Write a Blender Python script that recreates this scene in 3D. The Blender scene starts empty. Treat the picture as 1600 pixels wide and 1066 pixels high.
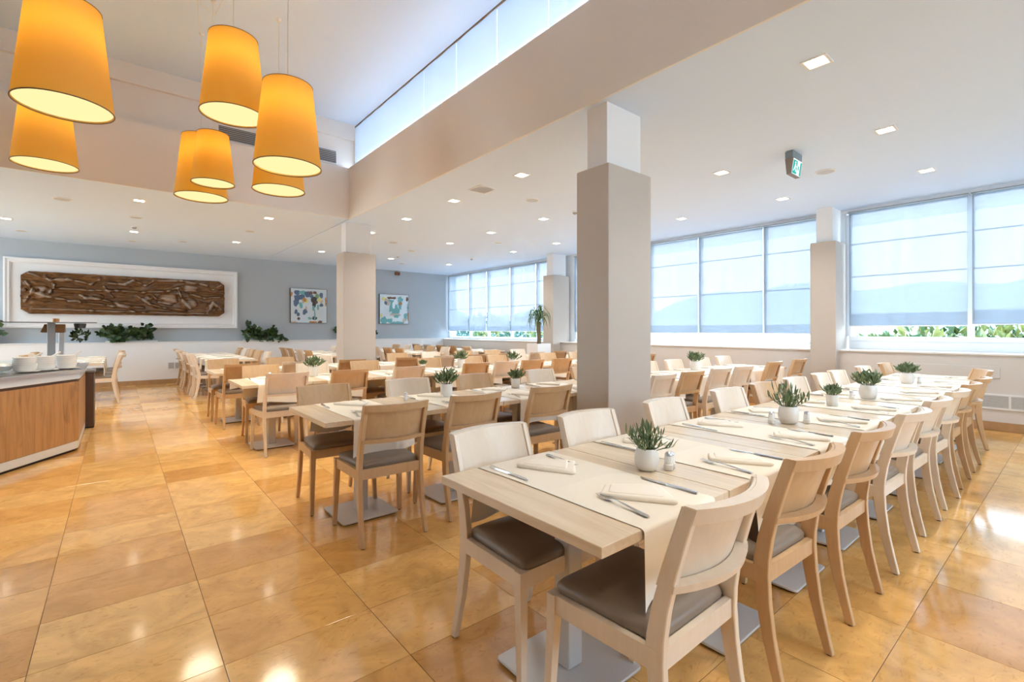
import bpy, math, random
from mathutils import Vector, Matrix

random.seed(7)
SC = bpy.context.scene
COL = SC.collection
PI = math.pi
R = math.radians

# ------------------------------------------------------------------ camera
cam_d = bpy.data.cameras.new('camera')
cam_d.sensor_width = 36.0
cam_d.lens = 36.0 * 745.4 / 1600.0
cam_d.shift_y = -17.5 / 1600.0
cam_d.clip_start = 0.05
cam_d.clip_end = 600
cam = bpy.data.objects.new('camera', cam_d)
COL.objects.link(cam)
cam.location = (0, 0, 1.35)
cam.rotation_euler = (PI / 2, 0, math.atan2(901.2, 745.4) - PI / 2)
SC.camera = cam

# ------------------------------------------------------------------ world, sun, exposure
SC.view_settings.view_transform = 'Standard'
SC.view_settings.look = 'None'
SC.view_settings.gamma = 1.0
SC.view_settings.use_curve_mapping = False
SC.view_settings.exposure = 0.68

SKY = 1.0
world = bpy.data.worlds.new('sky')
SC.world = world
world.use_nodes = True
wn = world.node_tree.nodes
wl = world.node_tree.links
bg = wn['Background']
geo = wn.new('ShaderNodeTexCoord')
sep = wn.new('ShaderNodeSeparateXYZ')
ramp = wn.new('ShaderNodeValToRGB')
ramp.color_ramp.elements[0].position = 0.0
ramp.color_ramp.elements[0].color = (0.80, 0.91, 1.0, 1)
ramp.color_ramp.elements[1].position = 0.8
ramp.color_ramp.elements[1].color = (0.40, 0.64, 1.0, 1)
wl.new(geo.outputs['Generated'], sep.inputs[0])
wl.new(sep.outputs['Z'], ramp.inputs[0])
wl.new(ramp.outputs[0], bg.inputs['Color'])
bg.inputs['Strength'].default_value = 6.5 * SKY

sun_d = bpy.data.lights.new('sun', 'SUN')
sun_d.energy = 7.0
sun_d.angle = R(1.5)
sun_d.color = (1.0, 0.97, 0.92)
sun = bpy.data.objects.new('sun', sun_d)
COL.objects.link(sun)
sun.rotation_euler = Vector((0.66, 0.10, 0.74)).to_track_quat('Z', 'Y').to_euler()

DOWN_W = 72.0       # each ceiling downlight
PEND_W = 2.7        # each pendant bulb
BEAM_W = 65.0       # light a pendant throws downwards

SC.cycles.max_bounces = 8
SC.cycles.diffuse_bounces = 4
SC.cycles.glossy_bounces = 3
SC.cycles.transmission_bounces = 6
SC.cycles.transparent_max_bounces = 8
SC.cycles.caustics_reflective = False
SC.cycles.caustics_refractive = False
SC.cycles.sample_clamp_indirect = 6.0
SC.cycles.use_denoising = True
SC.cycles.use_adaptive_sampling = True
SC.cycles.adaptive_threshold = 0.07
SC.cycles.adaptive_min_samples = 16

# ------------------------------------------------------------------ helpers
class MB:
    """collects geometry for ONE mesh object"""
    def __init__(self):
        self.v = []; self.f = []
    def add(self, vs, fs):
        o = len(self.v)
        self.v += [tuple(p) for p in vs]
        self.f += [tuple(i + o for i in q) for q in fs]
        return self
    def box(self, x0, y0, z0, x1, y1, z1):
        return self.hexa([(x0, y0, z0), (x1, y0, z0), (x1, y1, z0), (x0, y1, z0)],
                         [(x0, y0, z1), (x1, y0, z1), (x1, y1, z1), (x0, y1, z1)])
    def hexa(self, b, t):
        n = len(b)
        fs = [tuple(range(n - 1, -1, -1)), tuple(range(n, 2 * n))]
        fs += [(i, (i + 1) % n, n + (i + 1) % n, n + i) for i in range(n)]
        return self.add(list(b) + list(t), fs)
    def bevbox(self, x0, y0, z0, x1, y1, z1, b=0.004):
        lv = [(b, z0), (0, z0 + b), (0, z1 - b), (b, z1)]
        return self.stack([[(x0 + i + c, y0 + i, z), (x1 - i - c, y0 + i, z), (x1 - i, y0 + i + c, z), (x1 - i, y1 - i - c, z),
                            (x1 - i - c, y1 - i, z), (x0 + i + c, y1 - i, z), (x0 + i, y1 - i - c, z), (x0 + i, y0 + i + c, z)]
                           for (i, z) in lv for c in (b,)])
    def stack(self, rings, cap=True, closed=True):
        n = len(rings[0]); vs = [p for r in rings for p in r]; fs = []
        for k in range(len(rings) - 1):
            for i in range(n if closed else n - 1):
                j = (i + 1) % n
                fs.append((k * n + i, k * n + j, (k + 1) * n + j, (k + 1) * n + i))
        if cap:
            fs.append(tuple(range(n - 1, -1, -1)))
            fs.append(tuple(range((len(rings) - 1) * n, len(rings) * n)))
        return self.add(vs, fs)
    def lathe(self, prof, n=20, c=(0, 0, 0), cap=True):
        rings = [[(c[0] + r * math.cos(2 * PI * i / n), c[1] + r * math.sin(2 * PI * i / n), c[2] + z) for i in range(n)] for r, z in prof]
        return self.stack(rings, cap)
    def tube(self, pts, r, n=6, cap=True):
        pts = [Vector(p) for p in pts]; rings = []
        rr = r if isinstance(r, (list, tuple)) else [r] * len(pts)
        ref = Vector((0, 0, 1))
        for i, p in enumerate(pts):
            d = (pts[min(i + 1, len(pts) - 1)] - pts[max(i - 1, 0)]).normalized()
            if abs(d.dot(ref)) > 0.95: u = d.cross(Vector((1, 0, 0))).normalized()
            else: u = d.cross(ref).normalized()
            w = d.cross(u)
            rings.append([tuple(p + rr[i] * (math.cos(2 * PI * k / n) * u + math.sin(2 * PI * k / n) * w)) for k in range(n)])
        return self.stack(rings, cap)
    def sweep(self, sects):
        """list of rings (each 4+ points) -> closed bar"""
        return self.stack(sects)
    def mesh(self, name, mat, smooth=None):
        m = bpy.data.meshes.new(name)
        m.from_pydata(self.v, [], self.f)
        if mat is not None: m.materials.append(mat)
        m.validate(); m.update()
        import bmesh
        bm = bmesh.new(); bm.from_mesh(m)
        bmesh.ops.recalc_face_normals(bm, faces=bm.faces)
        bm.to_mesh(m); bm.free()
        if smooth is not None:
            m.polygons.foreach_set('use_smooth', [True] * len(m.polygons))
            m.set_sharp_from_angle(angle=R(smooth))
        return m
    def build(self, name, mat, parent=None, smooth=None, loc=None):
        o = bpy.data.objects.new(name, self.mesh(name, mat, smooth))
        COL.objects.link(o)
        if parent is not None: o.parent = parent
        if loc is not None: o.location = loc
        return o

def inst(mesh, name, parent=None, loc=(0, 0, 0), rot=(0, 0, 0), scale=None):
    o = bpy.data.objects.new(name, mesh)
    COL.objects.link(o)
    if parent is not None: o.parent = parent
    o.location = loc; o.rotation_euler = rot
    if scale is not None: o.scale = scale if isinstance(scale, (tuple, list)) else (scale,) * 3
    return o

def tag(o, label=None, cat=None, group=None, kind=None):
    if label: o['label'] = label
    if cat: o['category'] = cat
    if group: o['group'] = group
    if kind: o['kind'] = kind
    return o

def empty(name, loc=(0, 0, 0), rz=0.0):
    o = bpy.data.objects.new(name, None)
    COL.objects.link(o); o.location = loc; o.rotation_euler = (0, 0, rz)
    o.empty_display_size = 0.1
    return o

def copy_tree(root, loc, rz, skip=()):
    r = root.copy(); COL.objects.link(r); r.location = loc; r.rotation_euler = (0, 0, rz)
    for ch in root.children:
        if ch.name.split('.')[0] in skip: continue
        c = ch.copy(); COL.objects.link(c); c.parent = r
        for g in ch.children:
            if g.name.split('.')[0] in skip: continue
            e = g.copy(); COL.objects.link(e); e.parent = c
    return r

ORD = ['first', 'second', 'third', 'fourth', 'fifth', 'sixth', 'seventh', 'eighth', 'ninth', 'tenth', 'eleventh', 'twelfth']

# ------------------------------------------------------------------ materials
MATS = {}
def nodes(name):
    m = bpy.data.materials.new(name); m.use_nodes = True
    nt = m.node_tree
    b = nt.nodes['Principled BSDF']
    MATS[name] = m
    return m, nt, b

def plain(name, col, rough=0.5, metal=0.0, spec=0.5, bump=0.0, bscale=60, var=0.0, vscale=4.0):
    m, nt, b = nodes(name)
    b.inputs['Base Color'].default_value = (*col, 1)
    b.inputs['Roughness'].default_value = rough
    b.inputs['Metallic'].default_value = metal
    b.inputs['Specular IOR Level'].default_value = spec
    if bump or var:
        tc = nt.nodes.new('ShaderNodeTexCoord')
    if bump:
        n = nt.nodes.new('ShaderNodeTexNoise'); n.inputs['Scale'].default_value = bscale
        nt.links.new(tc.outputs['Object'], n.inputs['Vector'])
        bp = nt.nodes.new('ShaderNodeBump'); bp.inputs['Strength'].default_value = bump; bp.inputs['Distance'].default_value = 0.002
        nt.links.new(n.outputs['Fac'], bp.inputs['Height']); nt.links.new(bp.outputs[0], b.inputs['Normal'])
    if var:
        n2 = nt.nodes.new('ShaderNodeTexNoise'); n2.inputs['Scale'].default_value = vscale; n2.inputs['Detail'].default_value = 4
        nt.links.new(tc.outputs['Object'], n2.inputs['Vector'])
        mx = nt.nodes.new('ShaderNodeMix'); mx.data_type = 'RGBA'
        mx.inputs['A'].default_value = (*[c * (1 - var) for c in col], 1)
        mx.inputs['B'].default_value = (*[min(1, c * (1 + var)) for c in col], 1)
        nt.links.new(n2.outputs['Fac'], mx.inputs['Factor']); nt.links.new(mx.outputs['Result'], b.inputs['Base Color'])
    return m

def wood(name, c0, c1, scale=(3, 30, 30), rough=0.4, dist=2.0, knots=False, obj_random=True):
    m, nt, b = nodes(name)
    N = nt.nodes; L = nt.links
    tc = N.new('ShaderNodeTexCoord'); mp = N.new('ShaderNodeMapping')
    mp.inputs['Scale'].default_value = scale
    if obj_random:
        oi = N.new('ShaderNodeObjectInfo'); mul = N.new('ShaderNodeMath'); mul.operation = 'MULTIPLY'; mul.inputs[1].default_value = 37.0
        L.new(oi.outputs['Random'], mul.inputs[0]); L.new(mul.outputs[0], mp.inputs['Location'])
    L.new(tc.outputs['Object'], mp.inputs['Vector'])
    n = N.new('ShaderNodeTexNoise'); n.inputs['Scale'].default_value = 1.0; n.inputs['Detail'].default_value = 6; n.inputs['Distortion'].default_value = dist
    L.new(mp.outputs[0], n.inputs['Vector'])
    r = N.new('ShaderNodeValToRGB')
    r.color_ramp.elements[0].position = 0.3; r.color_ramp.elements[0].color = (*c0, 1)
    r.color_ramp.elements[1].position = 0.7; r.color_ramp.elements[1].color = (*c1, 1)
    L.new(n.outputs['Fac'], r.inputs[0])
    out = r.outputs[0]
    if knots:
        v = N.new('ShaderNodeTexNoise'); v.inputs['Scale'].default_value = 2.4; v.inputs['Detail'].default_value = 3; v.inputs['Distortion'].default_value = 1.2
        mp2 = N.new('ShaderNodeMapping'); mp2.inputs['Scale'].default_value = (2.2, 2.2, 0.7); L.new(tc.outputs['Object'], mp2.inputs['Vector']); L.new(mp2.outputs[0], v.inputs['Vector'])
        r2 = N.new('ShaderNodeValToRGB'); r2.color_ramp.elements[0].position = 0.30; r2.color_ramp.elements[0].color = (0.32, 0.25, 0.2, 1)
        r2.color_ramp.elements[1].position = 0.40; r2.color_ramp.elements[1].color = (1, 1, 1, 1)
        L.new(v.outputs['Fac'], r2.inputs[0])
        mx = N.new('ShaderNodeMix'); mx.data_type = 'RGBA'; mx.blend_type = 'MULTIPLY'; mx.inputs['Factor'].default_value = 0.4
        L.new(out, mx.inputs['A']); L.new(r2.outputs[0], mx.inputs['B']); out = mx.outputs['Result']
    L.new(out, b.inputs['Base Color'])
    b.inputs['Roughness'].default_value = rough
    bp = N.new('ShaderNodeBump'); bp.inputs['Strength'].default_value = 0.08; bp.inputs['Distance'].default_value = 0.002
    L.new(n.outputs['Fac'], bp.inputs['Height']); L.new(bp.outputs[0], b.inputs['Normal'])
    return m

def emit(name, col, s):
    m = bpy.data.materials.new(name); m.use_nodes = True
    nt = m.node_tree; nt.nodes.clear()
    e = nt.nodes.new('ShaderNodeEmission'); e.inputs[0].default_value = (*col, 1); e.inputs[1].default_value = s
    o = nt.nodes.new('ShaderNodeOutputMaterial'); nt.links.new(e.outputs[0], o.inputs[0])
    return m

def mixshader(name, build):
    m = bpy.data.materials.new(name); m.use_nodes = True
    nt = m.node_tree; nt.nodes.clear()
    o = nt.nodes.new('ShaderNodeOutputMaterial')
    nt.links.new(build(nt), o.inputs[0])
    return m

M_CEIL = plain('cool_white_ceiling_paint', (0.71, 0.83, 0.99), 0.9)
M_WHITE = plain('white_wall_paint', (0.82, 0.82, 0.82), 0.85, bump=0.05, bscale=120)
M_BEAM = plain('warm_white_paint', (0.83, 0.79, 0.74), 0.88)
M_GREY = plain('blue_grey_wall_paint', (0.435, 0.475, 0.51), 0.85, bump=0.05, bscale=120)
M_TAUPE = plain('taupe_column_laminate', (0.53, 0.47, 0.41), 0.5)
M_STONE = plain('brown_stone_skirting', (0.42, 0.25, 0.12), 0.35, var=0.25, vscale=9)
M_FRAME = plain('white_window_frame', (0.80, 0.85, 0.90), 0.35)
M_SILL = plain('pale_window_sill', (0.78, 0.76, 0.74), 0.4)
M_DARK = plain('dark_vent_metal', (0.10, 0.10, 0.10), 0.6)
M_GREYMET = plain('grey_metal', (0.38, 0.39, 0.40), 0.4, 0.6)
M_LGREY = plain('light_grey_grille', (0.52, 0.54, 0.56), 0.5)
M_STEEL = plain('brushed_steel', (0.62, 0.62, 0.64), 0.28, 1.0)
M_CUTL = plain('polished_cutlery_steel', (0.68, 0.67, 0.66), 0.26, 1.0)
M_BASE = plain('silver_grey_powder_coat', (0.63, 0.615, 0.60), 0.34, 0.12)
M_BLACK = plain('black_rubber', (0.02, 0.02, 0.02), 0.6)
M_LEATHER = plain('brown_grey_leatherette', (0.235, 0.180, 0.135), 0.42, bump=0.25, bscale=160, var=0.12, vscale=8)
M_BEECH = wood('natural_beech', (0.575, 0.365, 0.190), (0.635, 0.420, 0.235), (16, 16, 2.0), 0.30)
M_BEECH_LIT = wood('daylight_tinted_beech', (0.76, 0.63, 0.49), (0.80, 0.68, 0.55), (16, 16, 2.0), 0.30)  # same beech wood, with the daylight on it put into a paler colour
M_OAK = wood('pale_oak_tabletop', (0.72, 0.565, 0.395), (0.82, 0.68, 0.51), (26, 2.2, 26), 0.26, 1.2)
M_OAKC = wood('golden_knotty_oak', (0.33, 0.165, 0.062), (0.46, 0.245, 0.10), (12, 12, 1.0), 0.42, 2.5, knots=True, obj_random=False)
M_STRIP = plain('pale_satin_metal', (0.68, 0.74, 0.79), 0.3, 0.3)
M_BROWN = plain('dark_brown_laminate', (0.09, 0.045, 0.025), 0.45)
M_LINEN = plain('cream_linen', (0.90, 0.82, 0.70), 0.9, bump=0.12, bscale=700)
M_NAPKIN = plain('ivory_napkin_cloth', (0.92, 0.84, 0.73), 0.9, bump=0.12, bscale=700)
M_CERAM = plain('white_ceramic', (0.80, 0.77, 0.73), 0.35)
M_PORC = plain('glossy_white_porcelain', (0.85, 0.84, 0.82), 0.18)
M_SOIL = plain('dark_soil', (0.03, 0.02, 0.015), 0.95)
M_TRUNK = plain('brown_palm_trunk', (0.16, 0.12, 0.07), 0.85, bump=0.5, bscale=40)
M_STEM = plain('green_stem', (0.10, 0.16, 0.04), 0.6)
M_COPPER = plain('brown_copper', (0.36, 0.16, 0.055), 0.35, 0.3)
M_CORD = plain('white_cord', (0.8, 0.78, 0.74), 0.6)
M_ALARM = plain('brown_red_alarm', (0.22, 0.07, 0.03), 0.5)
M_CANVAS = plain('dark_canvas_edge', (0.06, 0.05, 0.045), 0.7)

def leafmat(name, c0, c1, back=None):
    m, nt, b = nodes(name)
    N = nt.nodes; L = nt.links
    g = N.new('ShaderNodeNewGeometry')
    r = N.new('ShaderNodeValToRGB')
    r.color_ramp.elements[0].color = (*c0, 1); r.color_ramp.elements[1].color = (*c1, 1)
    L.new(g.outputs['Random Per Island'], r.inputs[0]); L.new(r.outputs[0], b.inputs['Base Color'])
    b.inputs['Roughness'].default_value = 0.45
    return m
M_LEAF = leafmat('grey_green_leaf', (0.075, 0.135, 0.06), (0.24, 0.30, 0.145))
M_IVY = leafmat('dark_glossy_leaf', (0.010, 0.030, 0.008), (0.055, 0.11, 0.025))
M_PALM = leafmat('palm_leaf', (0.03, 0.075, 0.025), (0.09, 0.17, 0.06))
M_BUSH = leafmat('yellow_green_bush_leaf', (0.03, 0.09, 0.03), (0.24, 0.24, 0.06))  # leaf colour varies at random from green to yellow green
M_BUSH2 = leafmat('teal_bush_leaf', (0.02, 0.08, 0.07), (0.07, 0.16, 0.13))

def leaf_obj_mat(name, c0, c1):
    m, nt, b = nodes(name)
    oi = nt.nodes.new('ShaderNodeObjectInfo'); r = nt.nodes.new('ShaderNodeValToRGB')
    r.color_ramp.elements[0].color = (*c0, 1); r.color_ramp.elements[1].color = (*c1, 1)
    nt.links.new(oi.outputs['Random'], r.inputs[0]); nt.links.new(r.outputs[0], b.inputs['Base Color'])
    b.inputs['Roughness'].default_value = 0.45
    return m
M_LEAF_O = leaf_obj_mat('grey_green_single_leaf', (0.075, 0.135, 0.06), (0.24, 0.30, 0.145))
M_PALM_O = leaf_obj_mat('palm_single_leaf', (0.03, 0.075, 0.025), (0.09, 0.17, 0.06))

def glass_build(nt):
    t = nt.nodes.new('ShaderNodeBsdfTransparent'); t.inputs[0].default_value = (0.96, 0.985, 0.985, 1)
    g = nt.nodes.new('ShaderNodeBsdfGlossy'); g.inputs['Roughness'].default_value = 0.02
    lw_ = nt.nodes.new('ShaderNodeLayerWeight'); fr = nt.nodes.new('ShaderNodeMath'); fr.operation = 'POWER'; fr.inputs[1].default_value = 5.0
    nt.links.new(lw_.outputs['Facing'], fr.inputs[0])
    mx = nt.nodes.new('ShaderNodeMixShader')
    nt.links.new(fr.outputs[0], mx.inputs[0]); nt.links.new(t.outputs[0], mx.inputs[1]); nt.links.new(g.outputs[0], mx.inputs[2])
    return mx.outputs[0]
M_GLASS = mixshader('window_glass', glass_build)

def blind_builder(tr, tcol, dcol):
    def f(nt):
        N = nt.nodes; L = nt.links
        t = N.new('ShaderNodeBsdfTranslucent'); t.inputs[0].default_value = (*tcol, 1)
        d = N.new('ShaderNodeBsdfDiffuse'); d.inputs[0].default_value = (*dcol, 1)
        p = N.new('ShaderNodeBsdfTransparent')
        m1 = N.new('ShaderNodeMixShader'); m1.inputs[0].default_value = 0.45
        L.new(t.outputs[0], m1.inputs[1]); L.new(d.outputs[0], m1.inputs[2])
        # soft vertical folds in the weave
        tc = N.new('ShaderNodeTexCoord'); mp = N.new('ShaderNodeMapping'); mp.inputs['Scale'].default_value = (1, 9, 0.5)
        L.new(tc.outputs['Object'], mp.inputs[0])
        n = N.new('ShaderNodeTexNoise'); n.inputs['Scale'].default_value = 1.0; n.inputs['Detail'].default_value = 3; L.new(mp.outputs[0], n.inputs['Vector'])
        mr = N.new('ShaderNodeMapRange'); mr.inputs['From Min'].default_value = 0.3; mr.inputs['From Max'].default_value = 0.7
        mr.inputs['To Min'].default_value = tr * 0.8; mr.inputs['To Max'].default_value = tr * 1.2
        L.new(n.outputs['Fac'], mr.inputs[0])
        m2 = N.new('ShaderNodeMixShader'); L.new(mr.outputs[0], m2.inputs[0])
        L.new(m1.outputs[0], m2.inputs[1]); L.new(p.outputs[0], m2.inputs[2])
        return m2.outputs[0]
    return f
M_BLIND = mixshader('translucent_white_blind', blind_builder(0.05, (0.128, 0.147, 0.170), (0.46, 0.51, 0.56)))
M_HEM = mixshader('double_blind_hem', blind_builder(0.32, (0.80, 0.92, 1.0), (0.68, 0.78, 0.88)))
M_CLERE = mixshader('clerestory_blind', blind_builder(0.02, (0.215, 0.23, 0.25), (0.68, 0.70, 0.72)))

def shade_builder(nt):
    N = nt.nodes; L = nt.links
    t = N.new('ShaderNodeBsdfTranslucent'); t.inputs[0].default_value = (0.90, 0.47, 0.04, 1)
    d = N.new('ShaderNodeBsdfDiffuse'); d.inputs[0].default_value = (0.60, 0.40, 0.15, 1)
    m1 = N.new('ShaderNodeMixShader'); m1.inputs[0].default_value = 0.5
    L.new(t.outputs[0], m1.inputs[1]); L.new(d.outputs[0], m1.inputs[2])
    return m1.outputs[0]
M_SHADE = mixshader('amber_fabric_shade', shade_builder)
M_TRIM = plain('brown_shade_trim', (0.20, 0.11, 0.05), 0.6)
M_DIFF = emit('glowing_lamp_diffuser', (1.0, 0.80, 0.38), 0.74)
M_LED = emit('warm_led', (1.0, 0.86, 0.66), 9.0)

def floor_mat():
    m, nt, b = nodes('polished_honey_limestone')
    N = nt.nodes; L = nt.links
    g = N.new('ShaderNodeNewGeometry')
    sx = N.new('ShaderNodeSeparateXYZ'); L.new(g.outputs['Position'], sx.inputs[0])
    def cell(sock, off, size):
        a = N.new('ShaderNodeMath'); a.operation = 'SUBTRACT'; a.inputs[1].default_value = off; L.new(sock, a.inputs[0])
        q = N.new('ShaderNodeMath'); q.operation = 'DIVIDE'; q.inputs[1].default_value = size; L.new(a.outputs[0], q.inputs[0])
        fl = N.new('ShaderNodeMath'); fl.operation = 'FLOOR'; L.new(q.outputs[0], fl.inputs[0])
        return fl.outputs[0]
    cb = N.new('ShaderNodeCombineXYZ'); L.new(cell(sx.outputs['X'], TX0, TX), cb.inputs[0]); L.new(cell(sx.outputs['Y'], TY0, TY), cb.inputs[1])
    wnz = N.new('ShaderNodeTexWhiteNoise'); wnz.noise_dimensions = '3D'; L.new(cb.outputs[0], wnz.inputs['Vector'])
    # stone veining, shifted from tile to tile
    sc = N.new('ShaderNodeVectorMath'); sc.operation = 'SCALE'; sc.inputs['Scale'].default_value = 9.0; L.new(wnz.outputs['Color'], sc.inputs[0])
    ad = N.new('ShaderNodeVectorMath'); ad.operation = 'ADD'; L.new(g.outputs['Position'], ad.inputs[0]); L.new(sc.outputs[0], ad.inputs[1])
    n1 = N.new('ShaderNodeTexNoise'); n1.inputs['Scale'].default_value = 4.0; n1.inputs['Detail'].default_value = 8; n1.inputs['Roughness'].default_value = 0.62; n1.inputs['Distortion'].default_value = 1.2
    L.new(ad.outputs[0], n1.inputs['Vector'])
    mp = N.new('ShaderNodeMapping'); mp.inputs['Scale'].default_value = (5, 11, 5); mp.inputs['Rotation'].default_value = (0, 0, 0.5); L.new(ad.outputs[0], mp.inputs[0])
    n2 = N.new('ShaderNodeTexNoise'); n2.inputs['Scale'].default_value = 2.2; n2.inputs['Detail'].default_value = 5; n2.inputs['Distortion'].default_value = 2.4; L.new(mp.outputs[0], n2.inputs['Vector'])
    base = N.new('ShaderNodeValToRGB')
    e = base.color_ramp.elements
    e[0].position = 0.0; e[0].color = (0.66, 0.335, 0.095, 1)
    e[1].position = 1.0; e[1].color = (0.90, 0.56, 0.215, 1)
    x = e.new(0.45); x.color = (0.83, 0.47, 0.155, 1)
    L.new(wnz.outputs['Value'], base.inputs[0])
    r1 = N.new('ShaderNodeValToRGB'); r1.color_ramp.elements[0].position = 0.33; r1.color_ramp.elements[0].color = (0.78, 0.73, 0.66, 1)
    r1.color_ramp.elements[1].position = 0.66; r1.color_ramp.elements[1].color = (1.08, 1.06, 1.04, 1); L.new(n1.outputs['Fac'], r1.inputs[0])
    mx = N.new('ShaderNodeMix'); mx.data_type = 'RGBA'; mx.blend_type = 'MULTIPLY'; mx.inputs['Factor'].default_value = 0.9
    L.new(base.outputs[0], mx.inputs['A']); L.new(r1.outputs[0], mx.inputs['B'])
    r2 = N.new('ShaderNodeValToRGB'); r2.color_ramp.elements[0].position = 0.30; r2.color_ramp.elements[0].color = (0.70, 0.55, 0.42, 1)
    r2.color_ramp.elements[1].position = 0.42; r2.color_ramp.elements[1].color = (1, 1, 1, 1); L.new(n2.outputs['Fac'], r2.inputs[0])
    mx2 = N.new('ShaderNodeMix'); mx2.data_type = 'RGBA'; mx2.blend_type = 'MULTIPLY'; mx2.inputs['Factor'].default_value = 0.55
    L.new(mx.outputs['Result'], mx2.inputs['A']); L.new(r2.outputs[0], mx2.inputs['B'])
    L.new(mx2.outputs['Result'], b.inputs['Base Color'])
    b.inputs['Roughness'].default_value = 0.10
    b.inputs['Specular IOR Level'].default_value = 1.0
    bp = N.new('ShaderNodeBump'); bp.inputs['Strength'].default_value = 0.05; bp.inputs['Distance'].default_value = 0.004
    n3 = N.new('ShaderNodeTexNoise'); n3.inputs['Scale'].default_value = 7.0; L.new(ad.outputs[0], n3.inputs['Vector'])
    L.new(n3.outputs['Fac'], bp.inputs['Height']); L.new(bp.outputs[0], b.inputs['Normal'])
    return m

# ------------------------------------------------------------------ room shell
ZC = 3.36          # low ceiling
ZH = 5.12          # high ceiling over the void
XB = 3.24          # beam face
YB = 8.55          # bulkhead face
XW = 9.05          # parapet face
XG = 9.45          # glazing plane
YW = 14.80         # plant ledge face
YU = 15.05         # grey wall plane
XL, YF = -6.5, -4.5
TX, TY = 0.606, 0.422
TX0, TY0 = 0.332, 1.796

M_FLOOR = floor_mat()
M_GROUT = plain('dark_floor_grout', (0.19, 0.11, 0.05), 0.8)

def struct(o, label=None, cat=None):
    return tag(o, label, cat, kind='structure')

floor = struct(MB().box(XL, YF, -0.2, XW + 0.1, YW + 0.1, -0.002).build('floor', M_GROUT), 'polished honey coloured limestone tile floor', 'floor')
def tile_ring(x0, y0, x1, y1):
    g, b = 0.0014, 0.0004
    return [[(x0 + g, y0 + g, -0.012), (x1 - g, y0 + g, -0.012), (x1 - g, y1 - g, -0.012), (x0 + g, y1 - g, -0.012)],
            [(x0 + g, y0 + g, -b), (x1 - g, y0 + g, -b), (x1 - g, y1 - g, -b), (x0 + g, y1 - g, -b)],
            [(x0 + g + b, y0 + g + b, 0), (x1 - g - b, y0 + g + b, 0), (x1 - g - b, y1 - g - b, 0), (x0 + g + b, y1 - g - b, 0)]]
tiles = []
ca, sa = math.cos(math.atan2(901.2, 745.4)), math.sin(math.atan2(901.2, 745.4))
for i in range(math.floor((XL - TX0) / TX), math.ceil((XW - TX0) / TX)):
    for j in range(math.floor((YF - TY0) / TY), math.ceil((YW - TY0) / TY)):
        x0, y0 = TX0 + i * TX, TY0 + j * TY
        cx_, cy_ = x0 + TX / 2, y0 + TY / 2
        Z = ca * cx_ + sa * cy_; l = sa * cx_ - ca * cy_
        vis = Z > 0.9 and abs(l / Z) < 1.22 and 1.35 / Z < 0.86
        tiles.append((0 if vis else 1, Z if vis else 99, x0, y0))
tiles.sort()
tile_mesh = MB().stack(tile_ring(0, 0, TX, TY)).mesh('floor_tile', M_FLOOR)
rest = MB()
for k, (nv, Z, x0, y0) in enumerate(tiles):
    if k < 290 and not nv:
        inst(tile_mesh, 'floor_tile', floor, (x0, y0, 0))
    else:
        rest.stack(tile_ring(max(x0, XL), max(y0, YF), min(x0 + TX, XW), min(y0 + TY, YW)))
tag(rest.build('floor_tile_field', M_FLOOR, floor), kind='stuff')

# low ceiling in two fields, beam, bulkhead, high ceiling
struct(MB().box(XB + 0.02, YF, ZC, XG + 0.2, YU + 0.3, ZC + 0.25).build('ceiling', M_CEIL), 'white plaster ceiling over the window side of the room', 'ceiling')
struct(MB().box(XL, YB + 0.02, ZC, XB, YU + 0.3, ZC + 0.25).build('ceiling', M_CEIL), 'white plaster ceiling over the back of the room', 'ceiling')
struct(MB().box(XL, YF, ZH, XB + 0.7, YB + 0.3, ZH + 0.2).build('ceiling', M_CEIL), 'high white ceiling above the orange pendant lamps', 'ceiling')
struct(MB().box(XB, YF, ZC, XB + 0.02, YB, 4.29).build('trim_1', M_BEAM), 'long cream beam below the high strip windows', 'beam')
struct(MB().box(XL, YB, ZC, XB + 0.02, YB + 0.02, 4.28).build('trim_2', M_BEAM), 'cream bulkhead across the far end of the high ceiling', 'bulkhead')
up = struct(MB().box(XL, YB + 0.14, 4.2, XB + 0.14, YB + 0.3, ZH + 0.05).box(XL, YB + 0.02, 4.2, XB + 0.02, YB + 0.14, 4.27).build('wall_void', M_BEAM), 'upper wall with air vents above the cream bulkhead', 'wall')
MB().box(XL, YB + 0.085, 4.845, XB + 0.14, YB + 0.14, ZH).build('cornice', M_BEAM, up)
lwm = MB().box(XL - 0.2, YF, 0, XL, 9.0, ZH + 0.1).box(XL - 0.2, 9.0, 0, XL, YU, 0.9).box(XL - 0.2, 9.0, 3.25, XL, YU, ZH + 0.1).box(XL - 0.2, 14.6, 0.9, XL, YU, 3.25)
struct(lwm.build('wall_left', M_WHITE), 'white wall with an added far window band on the left side', 'wall')
fw = MB().box(XL, YF - 0.2, 0, XG + 0.3, YF, 1.5).box(XL, YF - 0.2, 3.25, XG + 0.3, YF, ZH + 0.1).box(XL, YF - 0.2, 1.5, 2.1, YF, 3.25).box(6.6, YF - 0.2, 1.5, XG + 0.3, YF, 3.25)
struct(fw.build('wall_front', M_WHITE), 'white wall with an added window band behind the viewer', 'wall')
struct(MB().box(XB + 0.14, YB + 0.1, ZC + 0.2, XB + 0.7, YB + 0.3, ZH + 0.1).build('wall_void', M_BEAM), 'short end wall closing the strip windows', 'wall')
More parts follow.
